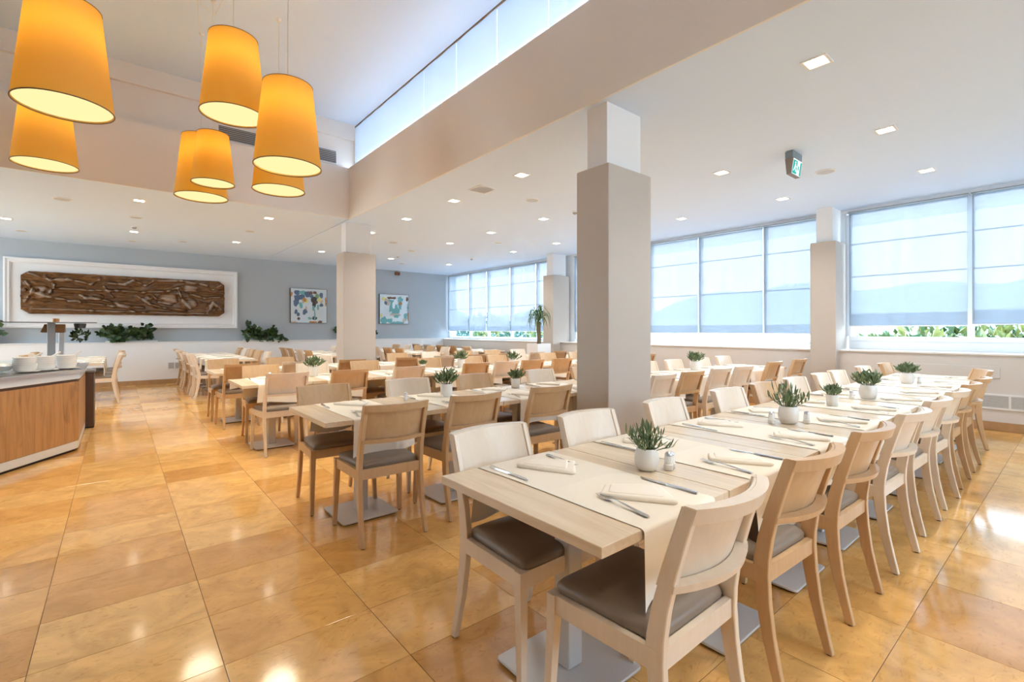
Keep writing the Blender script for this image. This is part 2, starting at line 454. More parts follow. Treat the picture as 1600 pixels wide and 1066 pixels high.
# back wall with plant ledge
struct(MB().box(XL, YU, 0, XG + 0.3, YU + 0.2, ZC + 0.1).build('wall_back', M_GREY), 'blue grey back wall behind the wood relief', 'wall')
lw = struct(MB().box(XL, YW, 0, XG, YU, 1.03).build('wall_ledge', M_WHITE), 'low white wall with a plant ledge along the back', 'wall')
MB().bevbox(XL, YW - 0.015, 1.03, XG, YU, 1.05, 0.004).build('ledge_top', M_WHITE, lw)
struct(MB().bevbox(XL, YW - 0.016, 0, XW, YW, 0.11, 0.003).build('baseboard_back', M_STONE), 'brown stone skirting along the low back wall', 'baseboard')
# parapet below the windows
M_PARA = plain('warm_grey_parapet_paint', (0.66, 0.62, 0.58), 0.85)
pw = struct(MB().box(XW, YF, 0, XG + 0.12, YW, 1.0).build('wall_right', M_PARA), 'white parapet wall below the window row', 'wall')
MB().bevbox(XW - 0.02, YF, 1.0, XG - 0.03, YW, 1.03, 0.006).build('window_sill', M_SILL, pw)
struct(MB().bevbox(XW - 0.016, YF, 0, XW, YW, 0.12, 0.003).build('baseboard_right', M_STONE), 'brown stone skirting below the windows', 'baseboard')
struct(MB().box(XG - 0.04, YF, 3.30, XG + 0.14, YU, ZC).build('trim_3', M_WHITE), 'white lintel strip above the windows', 'trim')
for pa, pb, pn in ((2.597, 2.913, 'right'), (8.757, 9.363, 'far'), (-4.6, -4.337, 'outermost')):
    struct(MB().box(XG - 0.03, pa, 0.99, XG + 0.12, pb, 3.34).build('wall_pier', M_FRAME), 'pale pier behind the %s window column' % pn, 'wall')
# roof slab outside and eaves that shade the glass
struct(MB().box(XB + 0.02, YF, ZC + 0.25, XG + 0.2, YU + 0.3, 3.86).build('trim_4', M_WHITE), 'flat roof slab outside the strip windows', 'roof')
struct(MB().box(XB + 0.4, YF, ZH - 0.02, XB + 0.72, YB + 0.3, ZH + 0.18).build('trim_5', M_WHITE), 'roof edge over the strip windows', 'roof')

M_BATTEN = mixshader('blind_batten', blind_builder(0.03, (0.45, 0.55, 0.65), (0.55, 0.62, 0.68)))
# ---- window bays -----------------------------------------------------------
def window_bay(n, y0, y1, mull, zg0, zg1, label):
    w = struct(empty('window_%d' % n, (XG, (y0 + y1) / 2, 0)), label, 'window')
    ox, oy = XG, (y0 + y1) / 2
    def part(nm, a, b, c, d, e, f, m=M_FRAME):
        MB().bevbox(a - ox, b - oy, c, d - ox, e - oy, f, 0.004).build(nm, m, w)
    part('bottom_panel', XG - 0.02, y0, 1.0, XG + 0.05, y1, zg0 - 0.07)
    part('bottom_rail', XG - 0.035, y0, zg0 - 0.07, XG + 0.06, y1, zg0)
    part('top_rail', XG - 0.03, y0, zg1, XG + 0.06, y1, 3.32)
    ys = [y0] + mull + [y1]
    for k, y in enumerate(ys):
        part('mullion', XG - 0.03, y - 0.035, zg0, XG + 0.06, y + 0.035, zg1)
    for a, b in zip(ys[:-1], ys[1:]):
        part('pane', XG + 0.01, a + 0.035, zg0, XG + 0.022, b - 0.035, zg1, M_GLASS)
    return w

def blind(y0, y1, zb, label, hem=0.2, ztop=3.30):
    b = tag(empty('roller_blind', (XG - 0.085, (y0 + y1) / 2, ztop)), label, 'blind', 'translucent blinds in the window row')
    w = (y1 - y0) / 2 + 0.016
    h = ztop - zb
    nx = 14; vs = []; fs = []
    ph = random.random() * 6
    for i in range(nx + 1):
        yy = -w + 2 * w * i / nx
        for k, z in enumerate((-0.02, -h * 0.5, -h)):
            off = 0.006 * math.sin(i * 1.7 + ph) * (k / 2.0)
            vs.append((off, yy, z))
    for i in range(nx):
        for k in range(2):
            fs.append((i * 3 + k, i * 3 + k + 1, (i + 1) * 3 + k + 1, (i + 1) * 3 + k))
    MB().add(vs, fs).build('fabric', M_BLIND, b, 60)
    MB().box(0.010, -w, -h, 0.0115, w, -h + hem).build('hem', M_HEM, b)
    for zt in ((2.225, 2.76) if y1 < 2.6 else (2.08, 2.76)):
        MB().box(0.008, -w + 0.02, zt - ztop - 0.006, 0.013, w - 0.02, zt - ztop + 0.006).build('batten', M_BATTEN, b)
    MB().box(-0.008, -w, -h - 0.014, 0.016, w, -h + 0.006).build('bottom_bar', M_FRAME, b)
    MB().box(-0.02, -w - 0.012, -0.018, 0.03, w + 0.012, 0.002).build('head_rail', M_GREYMET, b)
    MB().tube([(-0.012, w - 0.01, -0.01), (-0.014, w - 0.008, -h * 0.55), (-0.012, w - 0.012, -h + 0.05)], 0.004, 5).build('pull_chain', M_GREYMET, b)
    return b

window_bay(1, -4.3, 2.56, [-2.9, -1.6, -0.28, 1.08], 1.24, 3.27, 'wide white framed window right of the last column')
window_bay(2, 2.95, 8.72, [3.90, 5.20, 6.40, 7.55], 1.09, 3.27, 'white framed window band between the two window columns')
window_bay(3, 9.40, 15.0, [10.24, 11.43, 12.64, 13.69], 1.12, 3.27, 'white framed window band at the far corner')
for a, b, z, lab in [(1.12, 2.52, 1.415, 'wide translucent blind just right of the window column'),
                     (-0.24, 1.04, 1.43, 'translucent blind at the right edge, beyond the wide one'),
                     (-1.56, -0.32, 1.42, 'translucent blind outside the right edge of view'),
                     (-2.86, -1.64, 1.42, 'third translucent blind outside the right edge of view'),
                     (-4.26, -2.94, 1.42, 'translucent blind furthest outside the right edge of view'),
                     (2.99, 3.87, 1.285, 'translucent blind directly left of the right window column'),
                     (3.93, 5.17, 1.285, 'middle translucent blind between the big column and window column'),
                     (5.23, 6.37, 1.285, 'translucent blind touching the right side of the big taupe column'),
                     (6.43, 7.52, 1.285, 'translucent blind hidden behind the big taupe column'),
                     (7.58, 8.69, 1.29, 'narrow strip of translucent blind left of the big taupe column'),
                     (9.44, 10.20, 1.31, 'translucent blind beside the potted palm at the far column'),
                     (10.27, 11.39, 1.31, 'second far translucent blind left of the potted palm'),
                     (11.46, 12.60, 1.31, 'third far translucent blind left of the potted palm'),
                     (12.67, 13.66, 1.31, 'second blind from the far corner of the room'),
                     (13.72, 14.97, 1.32, 'translucent blind next to the far grey wall corner')]:
    blind(a, b, z, lab, 0.21 if b < 2.6 else 0.17)

# unseen window band added behind the viewer for cool fill light
fwn = struct(empty('window_5', (3.5, YF, 0)), 'added fill window band behind the viewer', 'window')
for k in range(4):
    x = 2.1 + k * 1.5 - 3.5
    MB().bevbox(x - 0.035, -0.14, 1.5, x + 0.035, -0.06, 3.25, 0.004).build('mullion', M_FRAME, fwn)
    if k < 3:
        MB().bevbox(x + 0.035, -0.11, 1.5, x + 1.465, -0.10, 3.25, 0.002).build('pane', M_GLASS, fwn)

lwn = struct(empty('window_6', (XL, 11.8, 0)), 'added fill window band at the far left side', 'window')  # unseen window band added to bring cool light to the back left
for k in range(5):
    y = 9.0 + k * 1.4 - 11.8
    MB().bevbox(-0.14, y - 0.035, 0.9, -0.06, y + 0.035, 3.25, 0.004).build('mullion', M_FRAME, lwn)
    if k < 4: MB().bevbox(-0.11, y + 0.035, 0.9, -0.10, y + 1.365, 3.25, 0.002).build('pane', M_GLASS, lwn)

# clerestory strip windows on the beam
cw = struct(empty('window_4', (XB + 0.3, 3, 4.29)), 'high strip window above the cream beam', 'window')
MB().box(0.16, YF - 3, 0.0, 0.24, YB + 0.1 - 3, 0.06).build('bottom_rail', M_FRAME, cw)
MB().box(0.16, YF - 3, 0.78, 0.24, YB + 0.1 - 3, 0.85).build('top_rail', M_FRAME, cw)
pitch = 0.86
yy = YB + 0.12; k = 0; cl = []
while yy > -3.5:
    MB().box(0.16, yy - 0.03 - 3, 0.05, 0.24, yy + 0.03 - 3, 0.8).build('mullion', M_FRAME, cw)
    MB().box(0.195, yy - pitch + 0.03 - 3, 0.05, 0.2, yy - 0.03 - 3, 0.8).build('pane', M_GLASS, cw)
    cl.append(yy - pitch / 2)
    yy -= pitch
for k, y in enumerate(cl):
    if y < -0.5: break
    h = pitch / 2 - 0.002
    o = empty('strip_blind', (XB + 0.15, y, 5.09))
    tag(o, 'white blind panel of the high strip window, %s from the far end' % ORD[k], 'blind', 'blind panels of the high strip window')
    vs = []; fs = []
    for i in range(9):
        t = -h + 2 * h * i / 8
        for z in (0, -0.4, -0.79): vs.append((0.004 * math.sin(i * 1.3 + k), t, z))
    for i in range(8):
        for q in range(2): fs.append((i * 3 + q, i * 3 + q + 1, i * 3 + q + 4, i * 3 + q + 3))
    MB().add(vs, fs).build('fabric', M_CLERE, o, 60)
    MB().box(-0.012, -h, -0.004, 0.02, h, 0.014).build('head_rail', M_TRIM, o)
    MB().box(-0.006, -h, -0.795, 0.008, h, -0.78).build('bottom_bar', M_FRAME, o)

# ---- columns ----------------------------------------------------------------
def column(cx, cy, label):
    c = struct(empty('column', (cx, cy, 0)), label, 'column')
    MB().bevbox(-0.245, -0.115, 2.75, 0.245, 0.115, ZC, 0.003).build('shaft', M_WHITE, c)
    MB().bevbox(-0.312, -0.185, 0, 0.312, 0.185, 2.79, 0.006).build('cladding', M_TAUPE, c)
    MB().bevbox(-0.318, -0.191, 0, 0.318, 0.191, 0.08, 0.004).build('skirting', M_STONE, c)
column(3.557, 2.81, 'big taupe clad column between the first two table rows')
column(3.52, 8.93, 'taupe clad column left of centre before the wall paintings')
column(9.22, 2.78, 'taupe clad column standing at the right windows')
column(9.07, 9.10, 'grey looking column at the far windows behind the potted palm')

# ------------------------------------------------------------------ outdoors
M_TERR = plain('pale_sunlit_terrace', (0.78, 0.77, 0.74), 0.9, var=0.06, vscale=0.5)
struct(MB().box(9.7, -120, -1.2, 400, 300, -1.0).build('ground_terrace', M_TERR), 'pale ground outside the windows', 'ground')
def hill(x0, depth, zmax, seed, col, label, y0=-90, y1=260):
    rnd = random.Random(seed)
    n = 120; m = 6; vs = []; fs = []
    ph = [rnd.random() * 6 for _ in range(6)]
    for i in range(n + 1):
        y = y0 + (y1 - y0) * i / n
        base = zmax * (0.62 + 0.2 * math.sin(y * 0.021 + ph[0]) + 0.12 * math.sin(y * 0.067 + ph[1]) + 0.06 * math.sin(y * 0.23 + ph[2]) + 0.03 * rnd.random())
        for j in range(m + 1):
            t = j / m
            vs.append((x0 + depth * t, y, -1.2 + (base + 1.2) * math.sin(PI * t) ** 0.8))
    for i in range(n):
        for j in range(m):
            a = i * (m + 1) + j
            fs.append((a, a + 1, a + m + 2, a + m + 1))
    o = MB().add(vs, fs).build('hillside', plain('haze_green_' + str(seed), col, 0.95, var=0.2, vscale=0.1), None, 40)
    tag(o, label, 'hill', kind='structure')
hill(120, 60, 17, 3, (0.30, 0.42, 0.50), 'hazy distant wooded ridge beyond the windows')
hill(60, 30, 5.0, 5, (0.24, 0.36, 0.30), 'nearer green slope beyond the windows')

def leaf_cloud(n, rx, ry, rz, size, rnd, flat=0.0):
    mb = MB()
    for _ in range(n):
        while True:
            p = Vector((rnd.uniform(-1, 1), rnd.uniform(-1, 1), rnd.uniform(-1, 1)))
            if 0.35 < p.length < 1: break
        c = Vector((p.x * rx, p.y * ry, p.z * rz))
        d = (Vector((p.x, p.y, p.z + 0.4)) + Vector((rnd.uniform(-.7, .7), rnd.uniform(-.7, .7), rnd.uniform(-.7, .7)))).normalized()
        s = size * rnd.uniform(0.7, 1.3)
        u = d.cross(Vector((rnd.uniform(-1, 1), rnd.uniform(-1, 1), rnd.uniform(-1, 1)))).normalized()
        w = d.cross(u) * 0.25
        mb.add([c - u * 0.22 * s, c + d * s * 0.5 - u * 0.3 * s + w * s, c + d * s, c + d * s * 0.5 + u * 0.3 * s + w * s], [(0, 1, 2, 3)])
    return mb
rb = random.Random(11)
bushes = [(15.0, 2.35, 1.1, 1.5, 1), (15.5, 3.6, 0.9, 1.15, 1), (14.5, 1.0, 1.0, 1.55, 1), (15.2, -0.4, 1.1, 1.5, 1), (17.5, 5.0, 1.1, 1.0, 0),
          (20.0, 16.5, 1.8, 2.2, 0), (19.0, 19.5, 1.5, 2.2, 1), (20.0, 22.0, 1.9, 2.3, 0), (19.0, 24.8, 1.5, 2.1, 1), (20.0, 27.5, 1.9, 2.4, 0), (19.5, 30.5, 1.7, 2.3, 0)]
blab = ['yellow green bush outside the wide right window, its tallest one', 'small yellow green bush near the right window column outside', 'yellow green bush outside the right edge window',
        'yellow green bush furthest right outdoors', 'teal green bush outside between the window columns',
        'teal bush outside behind the potted palm', 'yellow green bush outside the second far blind', 'teal bush outside the third far blind',
        'yellow green bush outside the fourth far blind', 'teal bush outside near the far room corner', 'teal bush furthest back outdoors at the corner']
for (x, y, r, h, kind), lab in zip(bushes, blab):
    o = tag(empty('garden_bush', (x, y, -1.0)), lab, 'bush', 'bushes in the garden outside')
    f = leaf_cloud(1100, r, r * 1.2, (h + 1.0) / 2, 0.24, rb).build('foliage', M_BUSH if kind else M_BUSH2, o)
    f.location = (0, 0, (h + 1.0) / 2); tag(f, kind='stuff')
    MB().tube([(0, 0, 0), (0.05, 0.03, 0.5), (0, 0.1, (h + 1) * 0.6)], [0.06, 0.05, 0.02], 6).build('trunk', M_TRUNK, o)

# ------------------------------------------------------------------ chairs
POST = [(0.0, -0.235, 0.033), (0.10, -0.211, 0.038), (0.22, -0.184, 0.044), (0.34, -0.166, 0.051), (0.44, -0.158, 0.056), (0.50, -0.160, 0.056),
        (0.58, -0.173, 0.052), (0.66, -0.193, 0.047), (0.74, -0.216, 0.043), (0.82, -0.241, 0.040), (0.885, -0.262, 0.039)]
def post_y(z):
    for a, b in zip(POST[:-1], POST[1:]):
        if a[0] <= z <= b[0]:
            t = (z - a[0]) / (b[0] - a[0]); return a[1] + (b[1] - a[1]) * t, a[2] + (b[2] - a[2]) * t
    return POST[-1][1], POST[-1][2]
def post_x(z): return 0.213 - 0.010 * z / 0.885

def arc_rail(z0, z1, depth, bulge, front_off, half=None, taper=0.0):
    """rail bowed backwards between the two posts"""
    rings = []; n = 12
    for i in range(n + 1):
        s = -1 + 2 * i / n
        ring = []
        for (zz, fr) in ((z0, 0), (z0, 1), (z1, 1), (z1, 0)):
            yc, dp = post_y(zz)
            x = s * ((post_x(zz) + 0.012) if half is None else half)
            yf = yc + front_off - bulge * (1 - s * s)
            ring.append((x, yf if fr else yf - depth, zz))
        rings.append(ring)
    return MB().stack(rings)

def make_chair(mat, name):
    root = empty(name)
    # rear posts: one bar from floor to top of back
    for sx in (1, -1):
        rings = []
        for z, yc, dp in POST:
            xc = post_x(z) * sx; t = 0.0135 if z > 0.1 else 0.0125; b = 0.003
            y0, y1, x0, x1 = yc - dp / 2, yc + dp / 2, xc - t, xc + t
            rings.append([(x0 + b, y0, z), (x1 - b, y0, z), (x1, y0 + b, z), (x1, y1 - b, z), (x1 - b, y1, z), (x0 + b, y1, z), (x0, y1 - b, z), (x0, y0 + b, z)])
        rings[0] = [(p[0], p[1], 0.006) for p in rings[0]]
        lg = MB().stack(rings).build('rear_leg', mat, root, 35)
        MB().lathe([(0.011, 0.0), (0.011, 0.007)], 8, (0.213 * sx, -0.235, 0)).build('glide', M_BLACK, lg)
    for sx in (1, -1):
        a = (0.2385 * sx, 0.240); b = (0.2265 * sx, 0.222)
        rings = []
        for z, hw, c in ((0.006, 0.0125, a), (0.40, 0.0175, b), (0.468, 0.018, b)):
            x, y = c[0] - (hw * sx * 0), c[1]
            rings.append([(x - hw, y - hw, z), (x + hw, y - hw, z), (x + hw, y + hw, z), (x - hw, y + hw, z)])
        lg = MB().stack(rings).build('front_leg', mat, root)
        MB().lathe([(0.010, 0.0), (0.010, 0.007)], 8, (0.2385 * sx, 0.240, 0)).build('glide', M_BLACK, lg)
    for sx in (1, -1):
        MB().hexa([(0.200 * sx, -0.17, 0.405), (0.222 * sx, -0.17, 0.405), (0.238 * sx, 0.215, 0.405), (0.216 * sx, 0.215, 0.405)],
                  [(0.200 * sx, -0.17, 0.467), (0.222 * sx, -0.17, 0.467), (0.238 * sx, 0.215, 0.467), (0.216 * sx, 0.215, 0.467)]).build('side_rail', mat, root)
    MB().box(-0.21, 0.214, 0.405, 0.21, 0.236, 0.467).build('front_rail', mat, root)
    MB().box(-0.203, -0.178, 0.405, 0.203, -0.156, 0.467).build('rear_rail', mat, root)
    MB().hexa([(-0.205, -0.16, 0.450), (0.205, -0.16, 0.450), (0.220, 0.218, 0.450), (-0.220, 0.218, 0.450)], [(-0.205, -0.16, 0.4625), (0.205, -0.16, 0.4625), (0.220, 0.218, 0.4625), (-0.220, 0.218, 0.4625)]).build('seat_board', mat, root)
    # cushion
    rings = []
    def outline(ins, z, dome=0.0):
        pts = []
        for (sx, sy, a0) in ((1, -1, -90), (1, 1, 0), (-1, 1, 90), (-1, -1, 180)):
            rad = 0.03
            hx = (0.199 if sy < 0 else 0.220) - ins
            hy = (0.156 if sy < 0 else 0.234) - ins
            for k in range(4):
                an = R(a0 + k * 30)
                pts.append((sx * (hx - rad) + rad * math.cos(an), sy * (hy - rad) + rad * math.sin(an), z))
        return pts
    rings = [outline(0.012, 0.462), outline(0.002, 0.468), outline(0.0, 0.482), outline(0.003, 0.494), outline(0.012, 0.503), outline(0.03, 0.509), outline(0.09, 0.513)]
    MB().stack(rings).build('seat_cushion', M_LEATHER, root, 50)
    # backrest: bowed panel on the front of the posts, crest rail and lower rail behind it
    n = 12; front = []; back = []
    zs = (0.648, 0.70, 0.76, 0.82, 0.884)
    for i in range(n + 1):
        s = -1 + 2 * i / n
        for z in zs:
            yc, dp = post_y(z)
            y = yc + dp / 2 + 0.004 - 0.056 * (1 - s * s)
            front.append((s * (post_x(z) + 0.012), y, z)); back.append((s * (post_x(z) + 0.012), y - 0.009, z))
    m = len(zs); fs = []
    N_ = len(front)
    for i in range(n):
        for k in range(m - 1):
            a = i * m + k
            fs.append((a, a + 1, a + m + 1, a + m)); fs.append((N_ + a, N_ + a + m, N_ + a + m + 1, N_ + a + 1))
    for i in range(n):
        for k in (0, m - 1):
            a = i * m + k; fs.append((a, a + m, N_ + a + m, N_ + a))
    for k in range(m - 1):
        for a in (k, n * m + k): fs.append((a, a + 1, N_ + a + 1, N_ + a))
    MB().add(front + back, fs).build('backrest_panel', mat, root, 40)
    arc_rail(0.842, 0.887, 0.036, 0.061, 0.0162).build('crest_rail', mat, root, 40)
    arc_rail(0.640, 0.663, 0.042, 0.058, 0.0165).build('lower_rail', mat, root, 40)
    return root

proto_beech = make_chair(M_BEECH, 'dining_chair')
proto_cream = make_chair(M_BEECH_LIT, 'dining_chair')
used = {'beech': False, 'cream': False}
FIN = {'beech': 'natural beech', 'cream': 'daylight-tinted beech'}
def chair(x, y, rz, fin, label, group, far=False):
    p = proto_beech if fin == 'beech' else proto_cream
    if not used[fin]:
        used[fin] = True; o = p; o.location = (x, y, 0); o.rotation_euler = (0, 0, rz)
    else:
        o = copy_tree(p, (x, y, 0), rz, ('glide',) if far else ())
    tag(o, label, 'chair', group)
    return o

# ------------------------------------------------------------------ tables
TH = 0.75
def make_table():
    root = empty('dining_table')
    L = 0.3645
    MB().bevbox(-L, -0.42, TH - 0.034, L, 0.42, TH, 0.002).build('tabletop', M_OAK, root)
    MB().bevbox(-0.04, -0.04, 0.02, 0.04, 0.04, TH - 0.045, 0.004).build('pedestal', M_BASE, root)
    b = MB()
    rings = []
    def rr(h, r, z):
        pts = []
        for cxs, cys, a0 in ((1, 1, 0), (-1, 1, 90), (-1, -1, 180), (1, -1, 270)):
            for k in range(4):
                an = R(a0 + k * 30); pts.append((cxs * (h - r) + r * math.cos(an), cys * (h - r) + r * math.sin(an), z))
        return pts
    bp_ = b.stack([rr(0.205, 0.018, 0.010), rr(0.207, 0.02, 0.013), rr(0.207, 0.02, 0.019), rr(0.204, 0.018, 0.022)]).build('base_plate', M_BASE, root, 30)
    MB().stack([rr(0.192, 0.016, 0.0), rr(0.192, 0.016, 0.0105)]).build('base_foot', M_BLACK, bp_)
    MB().bevbox(-0.15, -0.15, TH - 0.046, 0.15, 0.15, TH - 0.033, 0.002).build('mounting_plate', M_BASE, root)
    return root
ptable = make_table(); table_used = False
def table(x, y, rz, label, group, ped=0.0):
    global table_used
    if not table_used: o = ptable; table_used = True; o.location = (x, y, 0); o.rotation_euler = (0, 0, rz)
    else: o = copy_tree(ptable, (x, y, 0), rz)
    if ped:
        for c in o.children:
            if c.name.split('.')[0] in ('pedestal', 'base_plate', 'mounting_plate'): c.location.y = ped
    return tag(o, label, 'table', group)

# runner meshes: cloth across the table, hanging at both ends
def runner_mesh(seed, w=0.215, hang=(0.215, 0.225)):
    rnd = random.Random(seed)
    path = []      # (y, z) across the table
    e = 0.4215
    def side(sgn, hg):
        p = []
        for k in range(6): p.append((sgn * (e + 0.006), TH + 0.0015 - 0.012 - hg * (5 - k) / 5))
        p.append((sgn * (e + 0.004), TH - 0.003)); p.append((sgn * (e - 0.004), TH + 0.0025))
        return p
    a = side(-1, hang[0]); b = side(1, hang[1])[::-1]
    mid = [(y, TH + 0.003) for y in (-0.40, -0.3, -0.2, -0.1, -0.004, 0.0, 0.004, 0.1, 0.2, 0.3, 0.40)]
    path = a + mid + b
    n = 16; vs = []; fs = []
    ph = rnd.random() * 6; am = rnd.uniform(0.010, 0.020)
    for (y, z) in path:
        drop = max(0.0, (TH - 0.006 - z)) / 0.22
        for i in range(n + 1):
            s = -1 + 2 * i / n
            x = s * (w + 0.018 * drop) + 0.004 * math.sin(7 * y + ph)
            wob = drop * (am * math.sin(s * 4.2 + ph) + 0.012 * abs(s))
            zz = z + (0.0006 if abs(y) < 0.003 else 0) + drop * 0.018 * math.sin(s * 2.1 + ph * 2)
            yy = y + (1 if y > 0 else -1) * max(-0.002, wob)
            if drop == 0: yy = y
            vs.append((x, yy, zz))
    m = n + 1
    for k in range(len(path) - 1):
        for i in range(n): fs.append((k * m + i, k * m + i + 1, (k + 1) * m + i + 1, (k + 1) * m + i))
    me = MB().add(vs, fs)
    # hem thickness all round: second skin below
    o = len(me.v)
    return me.mesh('table_runner', M_LINEN, 60)
RUN = [runner_mesh(s, hang=hg) for s, hg in ((1, (0.215, 0.225)), (2, (0.235, 0.21)), (3, (0.20, 0.24)))]

def napkin_mesh(seed):
    # folded cloth: a fat folded edge on one long side, thin open edge behind, a second fold laid on top
    def layer(mb, poly, zlo, zf, zb, ylo=-0.085, yhi=0.125):
        n = len(poly); cx = sum(p[0] for p in poly) / n; cy = sum(p[1] for p in poly) / n
        rings = []
        for ins, k in ((0.03, 0.0), (0.0, 0.28), (0.0, 0.62), (0.035, 0.93), (0.10, 1.0)):
            ring = []
            for i in range(n):
                ax, ay = poly[i - 1]; bx, by = poly[i]; dx, dy = poly[(i + 1) % n]
                for (qx, qy) in ((bx + (ax - bx) * 0.06, by + (ay - by) * 0.06), (bx + (dx - bx) * 0.06, by + (dy - by) * 0.06)):
                    x = cx + (qx - cx) * (1 - ins); y = cy + (qy - cy) * (1 - ins)
                    t = (y - ylo) / (yhi - ylo)
                    ring.append((x, y, zlo + k * (zf + (zb - zf) * t)))
            rings.append(ring)
        return mb.stack(rings)
    mb = layer(MB(), [(-0.122, -0.085), (0.150, -0.085), (0.085, 0.120), (-0.118, 0.050)], 0.0, 0.019, 0.006)
    layer(mb, [(-0.095, -0.070), (0.105, -0.066), (0.060, 0.095), (-0.095, 0.040)], 0.008, 0.0145, 0.004)
    return mb.mesh('napkin', M_NAPKIN, 50)
NAP = [napkin_mesh(1)]

def fork_meshes():
    # lies along +y (tines towards +y); length 0.235
    h = MB()
    prof = [(-0.118, 0.0075, 0.003), (-0.112, 0.0100, 0.004), (-0.07, 0.0075, 0.006), (-0.02, 0.0045, 0.010), (0.02, 0.0034, 0.012), (0.045, 0.0045, 0.010)]
    h.stack([[(-w, y, z), (w, y, z), (w * 0.7, y, z + 0.0026), (-w * 0.7, y, z + 0.0026)] for y, w, z in prof])
    t = MB()
    pr = [(0.043, 0.0045, 0.0105), (0.055, 0.0110, 0.008), (0.068, 0.0128, 0.0065), (0.076, 0.0128, 0.0065)]
    t.stack([[(-w, y, z), (w, y, z), (w, y, z + 0.002), (-w, y, z + 0.002)] for y, w, z in pr])
    for k in range(4):
        x = -0.0108 + k * 0.0072
        t.stack([[(x - 0.0019 * q, y, z), (x + 0.0019 * q, y, z), (x + 0.0019 * q, y, z + 0.0018), (x - 0.0019 * q, y, z + 0.0018)]
                 for y, z, q in ((0.075, 0.0065, 1), (0.098, 0.007, 0.9), (0.117, 0.011, 0.5))])
    return h.mesh('fork_handle', M_CUTL, 40), t.mesh('fork_head', M_CUTL, 40)
FORK = fork_meshes()
def knife_meshes():
    h = MB()
    prof = [(-0.125, 0.006, 0.003), (-0.118, 0.0098, 0.0028), (-0.06, 0.0090, 0.003), (-0.005, 0.0065, 0.0035), (0.004, 0.0058, 0.004)]
    h.stack([[(-w, y, 0.001), (w, y, 0.001), (w * 0.7, y, z + 0.0045), (-w * 0.7, y, z + 0.0045)] for y, w, z in prof])
    b = MB()
    out = [(0.003, -0.0055, 0.0055), (0.02, -0.0095, 0.006), (0.07, -0.0105, 0.0065), (0.10, -0.0085, 0.006), (0.118, -0.003, 0.0055), (0.126, 0.004, 0.005)]
    b.stack([[(x0, y, 0.003), (x1, y, 0.003), (x1, y, 0.0045), (x0, y, 0.0045)] for y, x0, x1 in out])
    return h.mesh('knife_handle', M_CUTL, 40), b.mesh('knife_blade', M_CUTL, 40)
KNIFE = knife_meshes()

def setting(x, y, rz, side, where, group_sfx, cutlery=True, rnd=random):
    """one guest: napkin, fork, knife. local -y is the guest"""
    M = Matrix.Translation((x, y, 0)) @ Matrix.Rotation(rz, 4, 'Z')
    z = TH + 0.0035
    def at(dx, dy): return tuple((M @ Vector((dx, dy, z)))[:])
    j = lambda a: rnd.uniform(-a, a)
    nz = -R(60) if abs(math.sin(rz)) < 0.5 else rz - R(60)
    n = inst(NAP[0], 'folded_napkin', None, at((0.022 if abs(rz) < 1 else -0.022) + j(.008), -0.232 + j(.01)), (0, 0, nz + j(R(7))))
    n.scale = (0.98, 0.98, 0.98)
    tag(n, 'folded ivory napkin, %s, %s' % (side, where), 'napkin', 'folded napkins on the ' + group_sfx)
    if cutlery:
        f = empty('fork', at(-0.125 + j(.012), -0.255 + j(.015)), rz + R(-8) + j(R(4)))
        inst(FORK[0], 'handle', f); inst(FORK[1], 'tines', f)
        tag(f, 'steel fork, %s, %s' % (side, where), 'fork', 'forks on the ' + group_sfx)
        k = empty('table_knife', at(0.185 + j(.012), -0.25 + j(.015)), rz + R(-4) + j(R(4)))
        inst(KNIFE[0], 'handle', k); inst(KNIFE[1], 'blade', k)
        tag(k, 'steel knife, %s, %s' % (side, where), 'knife', 'knives on the ' + group_sfx)

# ------------------------------------------------------------------ the four rows along the room
ROWS = [
    dict(name='front row', y=1.275, ped=0.055, ped2=-0.125, n=10, yn=0.925, yf=1.545,
         near=[1.36, 2.075, 2.80, 3.53, 4.27, 4.99, 5.72, 6.45, 7.60], far=[1.36, 2.03, 2.79, 3.66, 4.34, 5.03, 5.75, 6.27, 7.28, 8.20],
         nf='cbbcccbbb', ff='ccccbccccb'),
    dict(name='second row', y=3.545, ped=-0.10, ped2=-0.17, n=10, yn=3.085, yf=3.84,
         near=[1.385, 2.02, 2.79, 4.40, 4.99, 5.63, 6.20, 7.40, 8.36], far=[1.33, 2.10, 2.86, 3.80, 4.55, 5.25, 5.95, 6.60, 7.45, 8.20],
         nf='bbbcbccbb', ff='bcbcbccccc'),
    dict(name='third row', y=6.19, ped=-0.08, ped2=-0.08, n=10, yn=5.76, yf=6.61,
         near=[1.41, 2.10, 2.86, 3.90, 4.46, 4.98, 5.62, 6.40, 7.55, 8.05], far=[1.43, 2.09, 2.85, 3.93, 4.77, 5.30, 5.82, 6.60, 7.40, 8.10],
         nf='cbcbcbbcbb', ff='bcbbbbcbbc'),
    dict(name='fourth row', y=8.05, ped=0.0, ped2=0.0, n=10, yn=7.66, yf=8.45,
         near=[1.32, 2.06, 2.85, 3.82, 4.56, 5.30, 6.00, 6.80, 7.50, 8.20], far=[1.30, 2.12, 2.78, 4.25, 5.00, 5.80, 6.60, 7.35],
         nf='bcbbcbbcbc', ff='bbcbcbbc'),
]
PITCH = 0.735
rr_ = random.Random(5)
